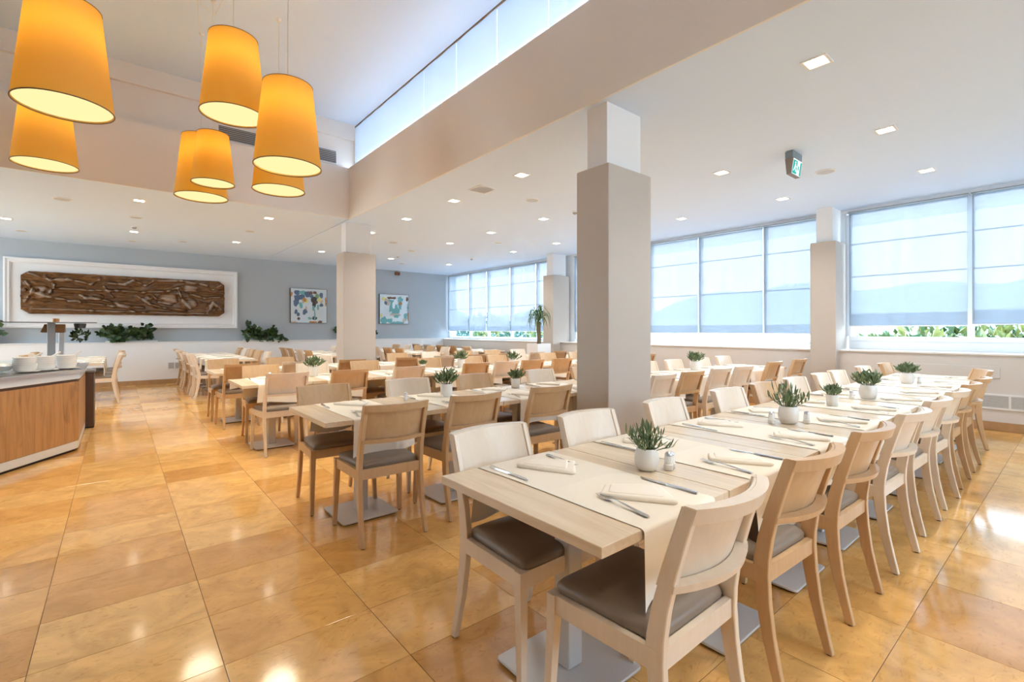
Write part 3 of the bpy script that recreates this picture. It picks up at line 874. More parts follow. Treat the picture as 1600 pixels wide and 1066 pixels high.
for ri, rw in enumerate(ROWS):
    nm = rw['name']
    for k in range(rw['n']):
        x = 1.025 + PITCH * (k + 0.5)
        where = '%s table from the aisle, %s' % (ORD[k], nm)
        table(x, rw['y'], 0, 'pale oak dining table, %s from the aisle in the %s' % (ORD[k], nm), 'dining tables of the ' + nm, rw['ped'] if k == 0 else rw['ped2'])
        rx = x + 0.03 + rr_.uniform(-0.02, 0.02)
        ru = inst(RUN[(k + ri) % 3], 'table_runner', None, (rx, rw['y'], 0), (0, 0, R(rr_.uniform(-1.0, 1.0))))
        tag(ru, 'cream cloth runner across the table, %s from the aisle in the %s' % (ORD[k], nm), 'table runner', 'cloth runners of the ' + nm)
        setting(rx, rw['y'], 0, 'near side', where, nm, True, rr_)
        setting(rx, rw['y'], PI, 'far side', where, nm, ri < 3, rr_)
    for side, xs, yy, rz, fin in (('near', rw['near'], rw['yn'], 0, rw['nf']), ('far', rw['far'], rw['yf'], PI, rw['ff'])):
        for k, x in enumerate(xs):
            f = 'cream' if fin[k] == 'c' else 'beech'
            dy = rr_.uniform(-0.02, 0.02); da = rr_.uniform(-2.5, 2.5)
            if ri == 0 and side == 'near' and k == 8: da, dy = 24, 0.10
            if ri == 1 and side == 'near' and k >= 7: dy = 0.10
            if ri == 0 and k == 0: da, dy = 0.5, 0
            chair(x, yy + dy, rz + R(da), f, '%s wood chair, %s from the aisle on the %s side of the %s' % (FIN[f], ORD[k], side, nm),
                  'chairs along the ' + nm, ri >= 2)

# ------------------------------------------------------------------ rows in front of the back wall (running towards it)
BACK = [dict(x=-0.62, name='back group beside the buffet', y0=11.25, n=4, left='cbcb', right='ccbb'),
        dict(x=1.78, name='back group left of the middle', y0=10.75, n=5, left='ccbcb', right='cbbcb'),
        dict(x=4.02, name='back group behind the middle column', y0=10.95, n=4, left='bcbb', right='cbbc'),
        dict(x=6.17, name='back group below the right painting', y0=10.75, n=5, left='bbcbb', right='cbbcb'),
        dict(x=8.22, name='back group in the window corner', y0=10.75, n=5, left='cbbcb', right='')]
for bi, bk in enumerate(BACK):
    nm = bk['name']
    for k in range(bk['n']):
        y = bk['y0'] + PITCH * (k + 0.5)
        if y > 14.35: break
        table(bk['x'], y, PI / 2, 'pale oak table, %s from front, %s' % (ORD[k], nm), 'tables of the ' + nm)
        ru = inst(RUN[k % 3], 'table_runner', None, (bk['x'], y, 0), (0, 0, PI / 2))
        tag(ru, 'cream runner on the table %s from front, %s' % (ORD[k], nm), 'table runner', 'runners of the ' + nm)
        where = '%s table from front, %s' % (ORD[k], nm)
        setting(bk['x'], y, -PI / 2, 'left half', where, nm, False, rr_)
        setting(bk['x'], y, PI / 2, 'right half', where, nm, False, rr_)
        for side, s, fin in (('left', -1, bk['left']), ('right', 1, bk['right'])):
            if k >= len(fin): continue
            f = 'cream' if fin[k] == 'c' else 'beech'
            chair(bk['x'] + s * 0.415, y + rr_.uniform(-.03, .03), (-PI / 2 if s < 0 else PI / 2) + R(rr_.uniform(-4, 4)), f,
                  '%s chair, left side, %s from front, %s' % (FIN[f], ORD[k], nm) if s < 0 else
                  '%s chair, right side, %s from front, %s' % (FIN[f], ORD[k], nm), 'chairs of the ' + nm, True)

# ------------------------------------------------------------------ table plants, shakers
def leaf_mesh(L, W, bend, name, mat):
    mb = MB()
    n = 5; top = []; bot = []
    for i in range(n + 1):
        t = i / n
        w = W * math.sin(PI * min(1, 0.12 + 0.88 * t)) ** 0.7 if t < 1 else 0.0005
        y = L * t; z = bend * t * t
        top.append([(-w, y, z + 0.25 * w), (0, y, z), (w, y, z + 0.25 * w)])
    vs = [p for r in top for p in r]; fs = []
    for i in range(n):
        for k in range(2): fs.append((i * 3 + k, i * 3 + k + 1, i * 3 + k + 4, i * 3 + k + 3))
    return mb.add(vs, fs).mesh(name, mat, 60)
LEAVES = [leaf_mesh(0.075, 0.0085, 0.01, 'leaf', M_LEAF_O), leaf_mesh(0.066, 0.0085, -0.012, 'leaf', M_LEAF_O), leaf_mesh(0.085, 0.0075, 0.02, 'leaf', M_LEAF_O)]

def sprig(mb, rnd, base, tip, nleaf, L, W):
    base = Vector(base); tip = Vector(tip)
    ax = (tip - base)
    for k in range(nleaf):
        t = 0.25 + 0.75 * (k + rnd.random() * 0.6) / nleaf
        p = base + ax * t
        a = rnd.uniform(0, 2 * PI)
        out = Vector((math.cos(a), math.sin(a), rnd.uniform(0.2, 1.2))).normalized()
        d = (out * 0.75 + ax.normalized() * 0.6).normalized()
        u = d.cross(Vector((rnd.uniform(-1, 1), rnd.uniform(-1, 1), rnd.uniform(-1, 1)))).normalized() * W
        w = d.cross(u).normalized() * W * 0.35
        l = L * rnd.uniform(0.75, 1.2)
        mb.add([p, p + d * l * 0.35 + u + w, p + d * l * 0.8 + u * 0.7 + w, p + d * l, p + d * l * 0.8 - u * 0.7 + w, p + d * l * 0.35 - u + w],
               [(0, 1, 2, 3), (0, 3, 4, 5)])

def pot_plant(x, y, s, style, seed, label, single=False, hgt=1.0):
    rnd = random.Random(seed)
    root = tag(empty('potted_plant', (x, y, TH + 0.0035)), label, 'plant', 'small potted plants on the tables')
    if style == 'round':
        prof = [(0.030, 0.0), (0.038, 0.002), (0.048, 0.022), (0.0515, 0.045), (0.0495, 0.068), (0.0445, 0.085), (0.042, 0.092), (0.0385, 0.092), (0.038, 0.080)]
    else:
        prof = [(0.036, 0.0), (0.040, 0.003), (0.043, 0.05), (0.045, 0.092), (0.0415, 0.092), (0.041, 0.080)]
    MB().lathe([(r * s, z * s) for r, z in prof], 28).build('pot', M_CERAM, root, 50)
    MB().lathe([(0.0395 * s, 0.072 * s), (0.0395 * s, 0.082 * s)], 20).build('soil', M_SOIL, root)
    zt = 0.08 * s
    nst = 34 if single else 22
    st = MB(); fol = MB()
    for k in range(nst):
        a = 2.4 * k + rnd.uniform(-.4, .4); r0 = 0.03 * s * math.sqrt((k + .5) / nst)
        spread = rnd.uniform(0.35, 1.25) * (k + 1) / nst
        L = hgt * s * rnd.uniform(0.055, 0.085)
        b = Vector((r0 * math.cos(a), r0 * math.sin(a), zt))
        d = Vector((math.cos(a) * spread * 1.05, math.sin(a) * spread * 1.05, 1.0 - 0.45 * spread)).normalized()
        t = b + d * L
        st.tube([b, (b + t) / 2 + Vector((0, 0, 0.004)), t], [0.0016, 0.0014, 0.001], 4)
        if single:
            for q in range(4):
                tt = 0.35 + 0.22 * q
                p = b + (t - b) * tt
                an = a + rnd.uniform(-1.5, 1.5); el = rnd.uniform(R(5), R(70)) if q < 3 else R(65)
                o = inst(LEAVES[(k + q) % 3], 'leaf', root, p[:], (el, 0, an - PI / 2), s * rnd.uniform(0.42, 0.70))
        else:
            sprig(fol, rnd, b, t, 9, 0.045 * s, 0.0058 * s)
    st.build('stem_cluster', M_STEM, root)
    tag(root.children[-1], kind='stuff')
    if not single:
        f = fol.build('foliage', M_LEAF, root); tag(f, kind='stuff')
    return root

pot_plant(1.745, 1.205, 1.0, 'round', 1, 'round white pot with upright green plant, nearest one on the front row', True, 1.15)
pot_plant(3.31, 1.225, 1.18, 'round', 2, 'round white pot with wide bushy plant between two salt shakers, front row', True, 1.25)
pot_plant(4.33, 1.285, 0.95, 'straight', 3, 'small straight white pot, third plant along the front row', False, 1.0)
pot_plant(5.00, 1.215, 1.30, 'round', 4, 'large round white pot, fourth plant along the front row', False, 1.15)
pot_plant(6.75, 1.285, 1.30, 'round', 5, 'round white pot, furthest plant along the front row', False, 1.0)
pot_plant(2.27, 3.665, 1.25, 'straight', 6, 'white pot with dense plant left of the big column, second row', False, 1.25)
pot_plant(3.17, 3.775, 1.05, 'straight', 7, 'slim white pot with small plant just left of the big column, second row', False, 1.05)
pot_plant(6.55, 3.70, 1.45, 'straight', 8, 'white pot with plant right of the big column, second row', False, 1.15)
pot_plant(1.94, 6.36, 1.35, 'straight', 9, 'white pot with plant nearest the aisle, third row', False, 1.15)
pot_plant(4.25, 6.42, 1.35, 'straight', 10, 'white pot with plant in the middle, third row', False, 1.15)
pot_plant(5.02, 6.05, 1.2, 'straight', 12, 'white pot with thin plant right of the middle, third row', False, 1.3)
pot_plant(3.56, 6.42, 0.85, 'round', 13, 'tiny plant pot left of the middle, third row', False, 0.9)

def shaker(x, y, label, holder=True, s=1.0):
    root = tag(empty('salt_shaker', (x, y, TH + 0.0035)), label, 'shaker', 'salt and pepper shakers')
    MB().lathe([(0.019 * s, 0.0), (0.020 * s, 0.002), (0.020 * s, 0.022 * s), (0.018 * s, 0.024 * s)], 16).build('foot_cup', M_CERAM, root, 40)
    MB().lathe([(0.0175 * s, 0.0245 * s), (0.0175 * s, 0.05 * s), (0.0155 * s, 0.058 * s)], 16).build('body', M_PORC, root, 40)
    MB().lathe([(0.0158 * s, 0.058 * s), (0.016 * s, 0.066 * s), (0.010 * s, 0.074 * s), (0.003 * s, 0.076 * s)], 16).build('cap', M_STEEL, root, 40)
shaker(1.815, 1.145, 'white salt shaker with steel cap beside the nearest potted plant', s=1.0)
shaker(1.853, 1.155, 'second small shaker behind the nearest salt shaker', s=0.9)
shaker(3.215, 1.29, 'shaker left of the bushy plant, front row', s=1.0)
shaker(3.395, 1.15, 'shaker right of the bushy plant, front row', s=1.0)
shaker(4.86, 1.30, 'shaker left of the large round pot, front row', s=1.0)
shaker(6.86, 1.20, 'shaker beside the furthest front row plant', s=1.0)
shaker(1.88, 3.68, 'shaker on the second row near the aisle', s=0.9)
shaker(6.95, 3.60, 'shaker on the second row near the windows', s=1.0)
shaker(1.42, 6.30, 'shaker on the third row nearest the aisle', s=1.1)
shaker(2.35, 8.05, 'shaker on the fourth row left of the column', s=1.1)

# ------------------------------------------------------------------ pendant lamps
def pendant(u, Z, zb, label, s=1.0, pos=None):
    if pos is None:
        k = (u - 800) / 745.4
        a = math.atan2(901.2, 745.4)
        x = (math.cos(a) + k * math.sin(a)) * Z; y = (math.sin(a) - k * math.cos(a)) * Z
    else: x, y = pos
    root = tag(empty('pendant_lamp', (x, y, zb)), label, 'pendant lamp', 'amber pendant lamps under the high ceiling')
    rb, rt, h = 0.29 * s, 0.213 * s, 0.76 * s
    n = 40; vs = []; fs = []
    lv = 7
    for k in range(lv):
        t = k / (lv - 1)
        for i in range(n):
            an = 2 * PI * i / n; r = rb + (rt - rb) * t
            vs.append((r * math.cos(an), r * math.sin(an), h * t))
    for k in range(lv - 1):
        for i in range(n): fs.append((k * n + i, k * n + (i + 1) % n, (k + 1) * n + (i + 1) % n, (k + 1) * n + i))
    MB().add(vs, fs).build('shade', M_SHADE, root, 60)
    def ring(r, z, t, nm, m):
        MB().stack([[(rr * math.cos(2 * PI * i / n), rr * math.sin(2 * PI * i / n), zz) for i in range(n)] for rr, zz in ((r + t, z - t), (r + t, z + t), (r - t, z + t), (r - t, z - t), (r + t, z - t))], cap=False).build(nm, m, root, 60)
    ring(rb, 0.0, 0.0035, 'bottom_trim', M_TRIM)
    ring(rt, h, 0.003, 'top_trim', M_TRIM)
    MB().lathe([(rb - 0.008, 0.0), (rb - 0.0095, 0.006)], n).build('diffuser', M_DIFF, root).location = (0, 0, 0.012)
    MB().lathe([(0.02 * s, h - 0.10), (0.022 * s, h - 0.02), (0.010, h)], 12).build('lamp_holder', M_CORD, root, 40)
    sp = MB()
    for q in range(3):
        an = q * 2 * PI / 3
        sp.tube([(0.015 * math.cos(an), 0.015 * math.sin(an), h - 0.015), (rt * math.cos(an), rt * math.sin(an), h - 0.004)], 0.0025, 4)
    sp.build('shade_carrier', M_CORD, root)
    MB().tube([(0, 0, h - 0.01), (0, 0, ZH - zb - 0.02)], 0.0045, 6).build('cord', M_CORD, root)
    MB().lathe([(0.02, ZH - zb - 0.03), (0.032, ZH - zb)], 14).build('ceiling_rose', M_CORD, root, 40)
    ld = bpy.data.lights.new('pendant_bulb', 'POINT'); ld.energy = PEND_W * s * s; ld.color = (1.0, 0.80, 0.50); ld.shadow_soft_size = 0.05
    lo = bpy.data.objects.new('pendant_bulb', ld); COL.objects.link(lo); lo.parent = root; lo.location = (0, 0, h * 0.70)
    bd = bpy.data.lights.new('pendant_beam', 'SPOT'); bd.energy = BEAM_W * s * s; bd.color = (1.0, 0.88, 0.68); bd.spot_size = R(140); bd.spot_blend = 1.0; bd.shadow_soft_size = 0.2
    bo = bpy.data.objects.new('pendant_beam', bd); COL.objects.link(bo); bo.parent = root; bo.location = (0, 0, -0.01)
pendant(101, 3.58, 3.02, 'largest looking amber pendant lamp at the top left corner')
pendant(71, 5.50, 3.25, 'amber pendant lamp directly below the largest one at the left')
pendant(365, 4.72, 3.47, 'highest amber pendant lamp of the middle cluster')
pendant(0, 0, 3.035, 'lowest left amber pendant lamp of the middle cluster, partly hidden', 1.0, (0.825, 7.194))
pendant(333, 5.45, 3.02, 'small amber pendant lamp in front of another, middle cluster', 0.74)
pendant(450, 4.46, 2.87, 'big amber pendant lamp at the right of the cluster')
pendant(0, 0, 3.04, 'amber pendant lamp half hidden below the right big one', 1.0, (1.511, 6.27))
pendant(0, 0, 3.0, 'added amber fill lamp above the nearest table, outside the view', 1.0, (1.9, 0.45))  # this and the next two: unseen pendants added to brighten the nearest table
pendant(0, 0, 3.2, 'added amber fill lamp outside the view, left of the nearest table', 1.0, (0.5, -0.7))
pendant(0, 0, 3.1, 'added amber fill lamp outside the view, behind the nearest table', 1.0, (2.2, -1.3))
# slack cable loops below the high ceiling
c1 = MB().tube([(0.70, 6.45, ZH), (0.72, 6.55, 4.95), (0.80, 6.9, 4.82), (0.86, 7.15, 4.86), (0.825, 7.194, 5.0)], 0.0035, 5).build('ceiling_cable', M_CORD, None, 60)
tag(c1, 'thin white cable hanging in a loop near the small pendant', 'cable')
c2 = MB().tube([(0.66, 6.2, ZH), (0.72, 6.32, 4.98), (0.86, 6.36, 4.95), (0.93, 6.3, ZH)], 0.0035, 5).build('ceiling_cable', M_CORD, None, 60)
tag(c2, 'short white cable loop at the top of the high ceiling', 'cable')

# ------------------------------------------------------------------ ceiling fittings
def downlight(x, y, label):
    root = tag(empty('downlight', (x, y, ZC)), label, 'ceiling light', 'square recessed downlights')
    f = MB()
    a, b = 0.085, 0.068
    for (x0, y0, x1, y1) in ((-a, -a, a, -b), (-a, b, a, a), (-a, -b, -b, b), (b, -b, a, b)): f.box(x0, y0, -0.007, x1, y1, 0.0)
    f.build('frame', M_WHITE, root)
    for s in (-1, 1):
        MB().box(-0.06, s * 0.033 - 0.027, -0.004, 0.06, s * 0.033 + 0.027, -0.001).build('led', M_LED, root)
    ld = bpy.data.lights.new('downlight_beam', 'SPOT'); ld.energy = DOWN_W; ld.color = (1.0, 0.97, 0.93); ld.spot_size = R(125); ld.spot_blend = 1.0; ld.shadow_soft_size = 0.06
    lo = bpy.data.objects.new('downlight_beam', ld); COL.objects.link(lo); lo.parent = root; lo.location = (0, 0, -0.03)
GX = [4.04, 5.95, 7.86]; GY = [1.30, 2.99, 4.69, 6.30, 7.88, 9.45, 12.55]
names_x = ['beam side', 'middle', 'window side']
for i, x in enumerate(GX):
    for j, y in enumerate(GY):
        if i == 0 and j == 1: continue
        downlight(x, y, 'square downlight, %s line, %s from the camera end' % (names_x[i], ORD[j]))
for i, x in enumerate((-3.4, -1.55, 0.26, 2.10)):
    for j, y in enumerate((9.40, 12.45)):
        downlight(x, y, 'square downlight over the %s, %s from the left' % (('buffet passage', 'back tables')[j], ORD[i]))

def disc(x, y, r, label, cat='speaker'):
    o = tag(empty('ceiling_speaker', (x, y, ZC)), label, cat, 'round ceiling speakers')
    MB().lathe([(r, 0.0), (r, -0.006), (r * 0.86, -0.009), (r * 0.84, -0.004)], 28, cap=False).build('rim', M_WHITE, o, 40)
    MB().lathe([(r * 0.85, -0.003), (r * 0.85, -0.0055), (r * 0.5, -0.0075)], 28).build('grille', M_LGREY, o, 40)
for x, y, lab in [(6.925, 2.13, 'round ceiling speaker beside the green exit sign'), (4.953, 5.50, 'round ceiling speaker left of the big column'),
                  (-0.655, 10.05, 'round ceiling speaker behind the left pendant lamps'), (0.26, 10.86, 'round ceiling speaker near the aisle downlight'),
                  (4.89, 10.2, 'round ceiling speaker right of the middle column'), (6.77, 8.70, 'round ceiling speaker toward the far window column'),
                  (-1.50, 13.8, 'round ceiling speaker above the relief, left end'), (2.08, 10.9, 'round ceiling speaker left of the middle column'),
                  (1.15, 13.14, 'round ceiling speaker above the relief, right end'), (0.26, 13.8, 'round ceiling speaker above the relief, middle'),
                  (5.76, 10.98, 'round ceiling speaker above the right painting'), (6.65, 13.28, 'round ceiling speaker closest to the far wall corner')]:
    disc(x, y, 0.115 if y < 10.5 else 0.10, lab)
v = tag(empty('ceiling_vent', (4.02, 5.53, ZC)), 'square white air vent in the ceiling left of the big column', 'air vent')
fr = MB()
for (a, b, c, d) in ((-.15, -.15, .15, -.13), (-.15, .13, .15, .15), (-.15, -.13, -.13, .13), (.13, -.13, .15, .13)): fr.box(a, b, -0.008, c, d, 0)
fr.build('frame', M_WHITE, v)
MB().box(-.13, -.13, -0.002, .13, .13, -0.0005).build('back_plate', M_LGREY, v)
sl = MB().box(-.128, -.006, -0.007, .128, .006, -0.0025).mesh('slat', M_WHITE)
for k in range(11): inst(sl, 'slat', v, (0, -0.115 + 0.023 * k, 0), (R(18), 0, 0))
def detector(x, y, label, arm=True):
    o = tag(empty('smoke_detector', (x, y, ZC)), label, 'detector', 'ceiling detectors')
    MB().lathe([(0.05, 0), (0.05, -0.015), (0.042, -0.018)], 18).build('base', M_WHITE, o, 40)
    MB().lathe([(0.034, -0.018), (0.036, -0.035), (0.02, -0.048), (0.004, -0.05)], 18).build('sensor', M_GREYMET, o, 40)
detector(6.0, 5.57, 'white smoke detector just left of the big column top')
detector(0.255, 11.83, 'small white detector beside a downlight before the relief')
detector(5.87, 11.98, 'small white detector right of the middle column')
detector(7.69, 11.08, 'small white detector toward the far windows')
al = tag(empty('wall_alarm', (7.35, YU, 3.27)), 'small brown alarm box high on the grey back wall', 'alarm')
MB().bevbox(-0.09, -0.07, -0.06, 0.09, 0, 0.05, 0.01).build('housing', M_ALARM, al)
MB().lathe([(0.05, 0), (0.045, 0.03), (0.02, 0.05)], 14, (0, -0.035, 0.045)).build('beacon', M_GREYMET, al, 40)

# exit sign hanging from the ceiling, facing the camera side
M_EXIT = emit('exit_sign_green', (0.045, 0.42, 0.36), 0.8)
M_EXW = emit('exit_sign_white', (0.80, 0.97, 0.97), 0.95)
ex = tag(empty('exit_sign', (5.93, 2.14, ZC), R(0)), 'green and white running man exit sign under the ceiling', 'exit sign')
MB().bevbox(-0.13, -0.045, -0.085, 0.13, 0.045, 0.0, 0.008).build('housing', plain('exit_sign_grey', (0.20, 0.25, 0.28), 0.5), ex)
MB().hexa([(-0.128, -0.020, -0.26), (0.128, -0.020, -0.26), (0.128, 0.028, -0.26), (-0.128, 0.028, -0.26)],
          [(-0.128, -0.044, -0.085), (0.128, -0.044, -0.085), (0.128, 0.044, -0.085), (-0.128, 0.044, -0.085)]).build('light_box', plain('exit_sign_case', (0.23, 0.19, 0.16), 0.5), ex)
def sgn(nm, pts, m, off=0.002):
    def P(u, v_): return (-0.12 + 0.24 * u, -0.044 + 0.024 * (1 - v_) - off, -0.253 + 0.162 * v_)
    n = len(pts)
    MB().add([P(*p) for p in pts], [tuple(range(n))]).build(nm, m, ex)
sgn('sign_face', [(0, 0), (1, 0), (1, 1), (0, 1)], M_EXW, 0.001)
sgn('sign_green', [(0.02, 0.03), (0.50, 0.03), (0.50, 0.92), (0.02, 0.92)], M_EXIT)
sgn('sign_green', [(0.82, 0.03), (0.98, 0.03), (0.98, 0.92), (0.82, 0.92)], M_EXIT)
sgn('sign_green', [(0.60, 0.35), (0.72, 0.35), (0.72, 0.62), (0.60, 0.62)], M_EXIT)
for nm, pts in (('running_man', [(0.22, 0.72), (0.32, 0.70), (0.34, 0.82), (0.24, 0.84)]), ('running_man', [(0.20, 0.45), (0.33, 0.42), (0.36, 0.68), (0.24, 0.68)]),
                ('running_man', [(0.10, 0.22), (0.17, 0.18), (0.28, 0.44), (0.20, 0.46)]), ('running_man', [(0.27, 0.42), (0.34, 0.44), (0.44, 0.20), (0.38, 0.16)]),
                ('running_man', [(0.32, 0.64), (0.45, 0.50), (0.43, 0.45), (0.30, 0.55)])):
    sgn(nm, pts, M_EXW, 0.003)

# air vents in the void's upper wall
def wall_vent(x0, x1, z0, z1, label, y=YB + 0.14):
    o = tag(empty('wall_vent', ((x0 + x1) / 2, y, z0)), label, 'air vent', 'dark air vents above the bulkhead')
    w = (x1 - x0) / 2; h = z1 - z0
    MB().box(-w, -0.006, 0, w, 0, h).build('back_plate', M_DARK, o)
    f = MB()
    for (a, c, b, d) in ((-w - .02, -.02, w + .02, 0), (-w - .02, h, w + .02, h + .02), (-w - .02, 0, -w, h), (w, 0, w + .02, h)): f.box(a, -0.014, c, b, 0, d)
    f.build('frame', M_WHITE, o)
    s = MB().box(-w, -0.012, -0.006, w, -0.006, 0.006).mesh('slat', M_GREYMET)
    n = max(3, int(h / 0.028))
    for k in range(n): inst(s, 'slat', o, (0, 0, h * (k + 0.5) / n), (R(25), 0, 0))
wall_vent(1.22, 1.80, 4.35, 4.56, 'dark louvred air vent behind the small pendant lamp')
wall_vent(2.48, 3.05, 4.36, 4.58, 'dark louvred air vent right of the big pendant lamp')
wall_vent(-1.03, -0.45, 4.36, 4.58, 'dark louvred air vent behind the top left pendant lamp')

# convector grilles in the walls
def grille(loc, rz, w, h, n, label):
    o = tag(empty('convector_grille', loc, rz), label, 'grille')
    MB().box(-w, -0.004, 0, w, 0, h).build('back_plate', M_GREYMET, o)
    f = MB(); t = 0.022
    for (a, c, b, d) in ((-w - t, -t, w + t, 0), (-w - t, h, w + t, h + t), (-w - t, 0, -w, h), (w, 0, w + t, h), (-0.012, 0, 0.012, h)): f.box(a, -0.016, c, b, 0, d)
    f.build('frame', M_WHITE, o)
    s = MB().box(-w, -0.012, -0.0035, w, -0.004, 0.0035).mesh('slat', M_WHITE)
    for k in range(n): inst(s, 'slat', o, (0, 0, h * (k + 0.5) / n))
grille((XW, 0.66, 0.31), -PI / 2, 0.40, 0.16, 9, 'long white framed convector grille low on the window wall')
grille((1.12, YW, 0.37), 0, 0.13, 0.15, 6, 'small grey grille low on the back wall')
grille((XW, -0.3, 0.31), -PI / 2, 0.36, 0.15, 9, 'second convector grille beyond the right edge of view')
ap = tag(MB().bevbox(XW - 0.012, 0.75, 0.70, XW, 1.75, 0.86, 0.004).build('access_panel', M_PARA), 'flat white access panel on the parapet wall', 'panel')

# ------------------------------------------------------------------ relief in its white frame
fx0, fx1, fz0, fz1 = -1.91, 2.55, 1.395, 2.945
rf = tag(empty('relief_frame', ((fx0 + fx1) / 2, YU, fz0)), 'wide white frame around the carved wood relief', 'frame')
W2 = (fx1 - fx0) / 2; H = fz1 - fz0
M_RELW = plain('white_frame_board', (0.80, 0.80, 0.81), 0.6)
MB().box(-W2 + 0.05, -0.02, 0.05, W2 - 0.05, 0, H - 0.05).build('backboard', M_RELW, rf)
def moulding(nm, a, b):   # mitred profile bar between two corner points given as (x,z,inward dx,inward dz)
    prof = [(0.0, 0.0), (0.0, -0.075), (0.03, -0.08), (0.06, -0.06), (0.09, -0.065), (0.115, -0.035), (0.115, 0.0)]
    rings = []
    for (x, z, dx, dz) in (a, b):
        rings.append([(x + dx * p, q, z + dz * p) for p, q in prof])
    MB().stack(rings).build(nm, M_RELW, rf)
C_ = [(-W2, 0, 1, 1), (W2, 0, -1, 1), (W2, H, -1, -1), (-W2, H, 1, -1)]
for k in range(4): moulding('moulding', C_[k], C_[(k + 1) % 4])

def relief():
    rnd = random.Random(21)
    x0, x1, z0, z1 = -1.64, 2.24, 1.71, 2.655
    nx, nz = 230, 62
    w, h = x1 - x0, z1 - z0
    # branching ridges and lens shapes carved across the board
    def poly(pts): return list(zip(pts[:-1], pts[1:]))
    lines = []
    for pts in ([(0.02, .75), (.05, .55), (.02, .3)], [(.02, .55), (.12, .4), (.25, .3), (.4, .22), (.55, .2)], [(.03, .95), (.12, .8), (.2, .85), (.3, .75), (.34, .9)],
                [(.14, .62), (.3, .6), (.42, .62), (.55, .6), (.68, .66), (.75, .8)], [(.34, .85), (.36, .7), (.4, .45)], [(.36, .8), (.46, .78), (.5, .9), (.56, .78), (.6, .9)],
                [(.2, .3), (.3, .42), (.42, .3), (.5, .1)], [(.52, .5), (.58, .3), (.66, .2), (.78, .15)], [(.73, .75), (.76, .4), (.8, .2)], [(.8, .6), (.88, .5), (.97, .55)],
                [(.9, .1), (.93, .4), (.98, .2)], [(.86, .9), (.93, .75), (.98, .9)], [(.05, .12), (.3, .1), (.55, .08), (.9, .07)], [(.6, .52), (.63, .35), (.7, .28)],
                [(.1, .9), (.14, .7), (.12, .5)], [(.6, .92), (.75, .95), (.9, .88)], [(.24, .5), (.28, .4), (.33, .36)]):
        lines += poly(pts)
    lens = [(.085, .5, .05, .17), (.30, .45, .06, .1), (.47, .82, .045, .1), (.68, .45, .055, .17), (.80, .78, .05, .16), (.79, .35, .05, .18), (.17, .82, .05, .07), (.43, .25, .06, .08), (.57, .42, .03, .12), (.93, .3, .03, .16)]
    from mathutils import noise
    def height(s, t):
        hh = 0.024 + 0.020 * noise.noise(Vector((s * 9, t * 26, 1.3))) + 0.007 * noise.noise(Vector((s * 34, t * 18, 4.0)))
        hh += 0.006 * math.sin(t * 60 + 9 * noise.noise(Vector((s * 7, t * 3, 0))))
        asp = w / h
        for (ax, az), (bx, bz) in lines:
            px, pz = s * asp, t; ax *= asp; bx *= asp
            dx, dz = bx - ax, bz - az
            q = max(0, min(1, ((px - ax) * dx + (pz - az) * dz) / (dx * dx + dz * dz + 1e-9)))
            d = math.hypot(px - ax - q * dx, pz - az - q * dz)
            hh += 0.058 * math.exp(-(d / 0.026) ** 2) - 0.022 * math.exp(-((d - 0.07) / 0.035) ** 2)
        for (cx, cz, rx, rz) in lens:
            d = math.hypot((s - cx) / rx, (t - cz) / rz)
            if d < 1: hh += 0.052 * (1 - d * d) ** 0.5 + 0.004 * math.sin(d * 22)
            elif d < 1.3: hh -= 0.026 * (1.3 - d) / 0.3
        return max(0.0, hh)
    vs = []; fs = []
    for i in range(nx + 1):
        s = i / nx
        # uneven outline with clipped corners
        e = min(s, 1 - s) * w
        cut = max(0.0, 0.13 - e) * 0.75
        lo = cut + 0.006 * noise.noise(Vector((s * 30, 0, 0))); hi = h - cut + 0.006 * noise.noise(Vector((s * 30, 5, 0)))
        xo = 0.0
        for k in range(nz + 1):
            t = k / nz
            z = lo + (hi - lo) * t
            ex_ = (0.012 * noise.noise(Vector((0, t * 9, 3 if s < .5 else 8)))) if i in (0, nx) else 0
            vs.append((x0 + s * w + ex_, -0.075 - height(s, z / h), z0 + z))
    m = nz + 1
    for i in range(nx):
        for k in range(nz):
            a = i * m + k; fs.append((a, a + 1, a + m + 1, a + m))
    # side skirt
    border = [k for k in range(m)] + [i * m + nz for i in range(1, nx + 1)] + [nx * m + k for k in range(nz - 1, -1, -1)] + [i * m for i in range(nx - 1, 0, -1)]
    o = len(vs)
    for b in border: vs.append((vs[b][0], -0.021, vs[b][2]))
    for q in range(len(border)):
        r2 = (q + 1) % len(border)
        fs.append((border[q], border[r2], o + r2, o + q))
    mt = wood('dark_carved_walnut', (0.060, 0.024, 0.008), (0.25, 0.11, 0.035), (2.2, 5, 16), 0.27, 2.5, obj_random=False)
    nt = mt.node_tree
    # highlights painted pale into the ridge colour, driven by the carved depth along y
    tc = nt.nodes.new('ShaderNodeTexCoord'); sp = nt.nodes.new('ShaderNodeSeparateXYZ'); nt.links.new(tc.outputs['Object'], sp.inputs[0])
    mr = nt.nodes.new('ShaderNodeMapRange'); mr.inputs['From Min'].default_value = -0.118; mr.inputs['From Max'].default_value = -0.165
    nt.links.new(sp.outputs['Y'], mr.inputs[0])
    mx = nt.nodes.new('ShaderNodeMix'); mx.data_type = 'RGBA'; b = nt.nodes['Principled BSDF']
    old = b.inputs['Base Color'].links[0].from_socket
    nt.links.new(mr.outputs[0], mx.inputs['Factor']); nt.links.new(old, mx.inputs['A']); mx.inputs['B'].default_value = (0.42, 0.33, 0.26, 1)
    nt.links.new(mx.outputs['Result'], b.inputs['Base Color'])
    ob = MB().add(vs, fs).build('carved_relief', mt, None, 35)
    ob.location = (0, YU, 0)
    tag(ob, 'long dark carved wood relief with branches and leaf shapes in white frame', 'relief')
relief()

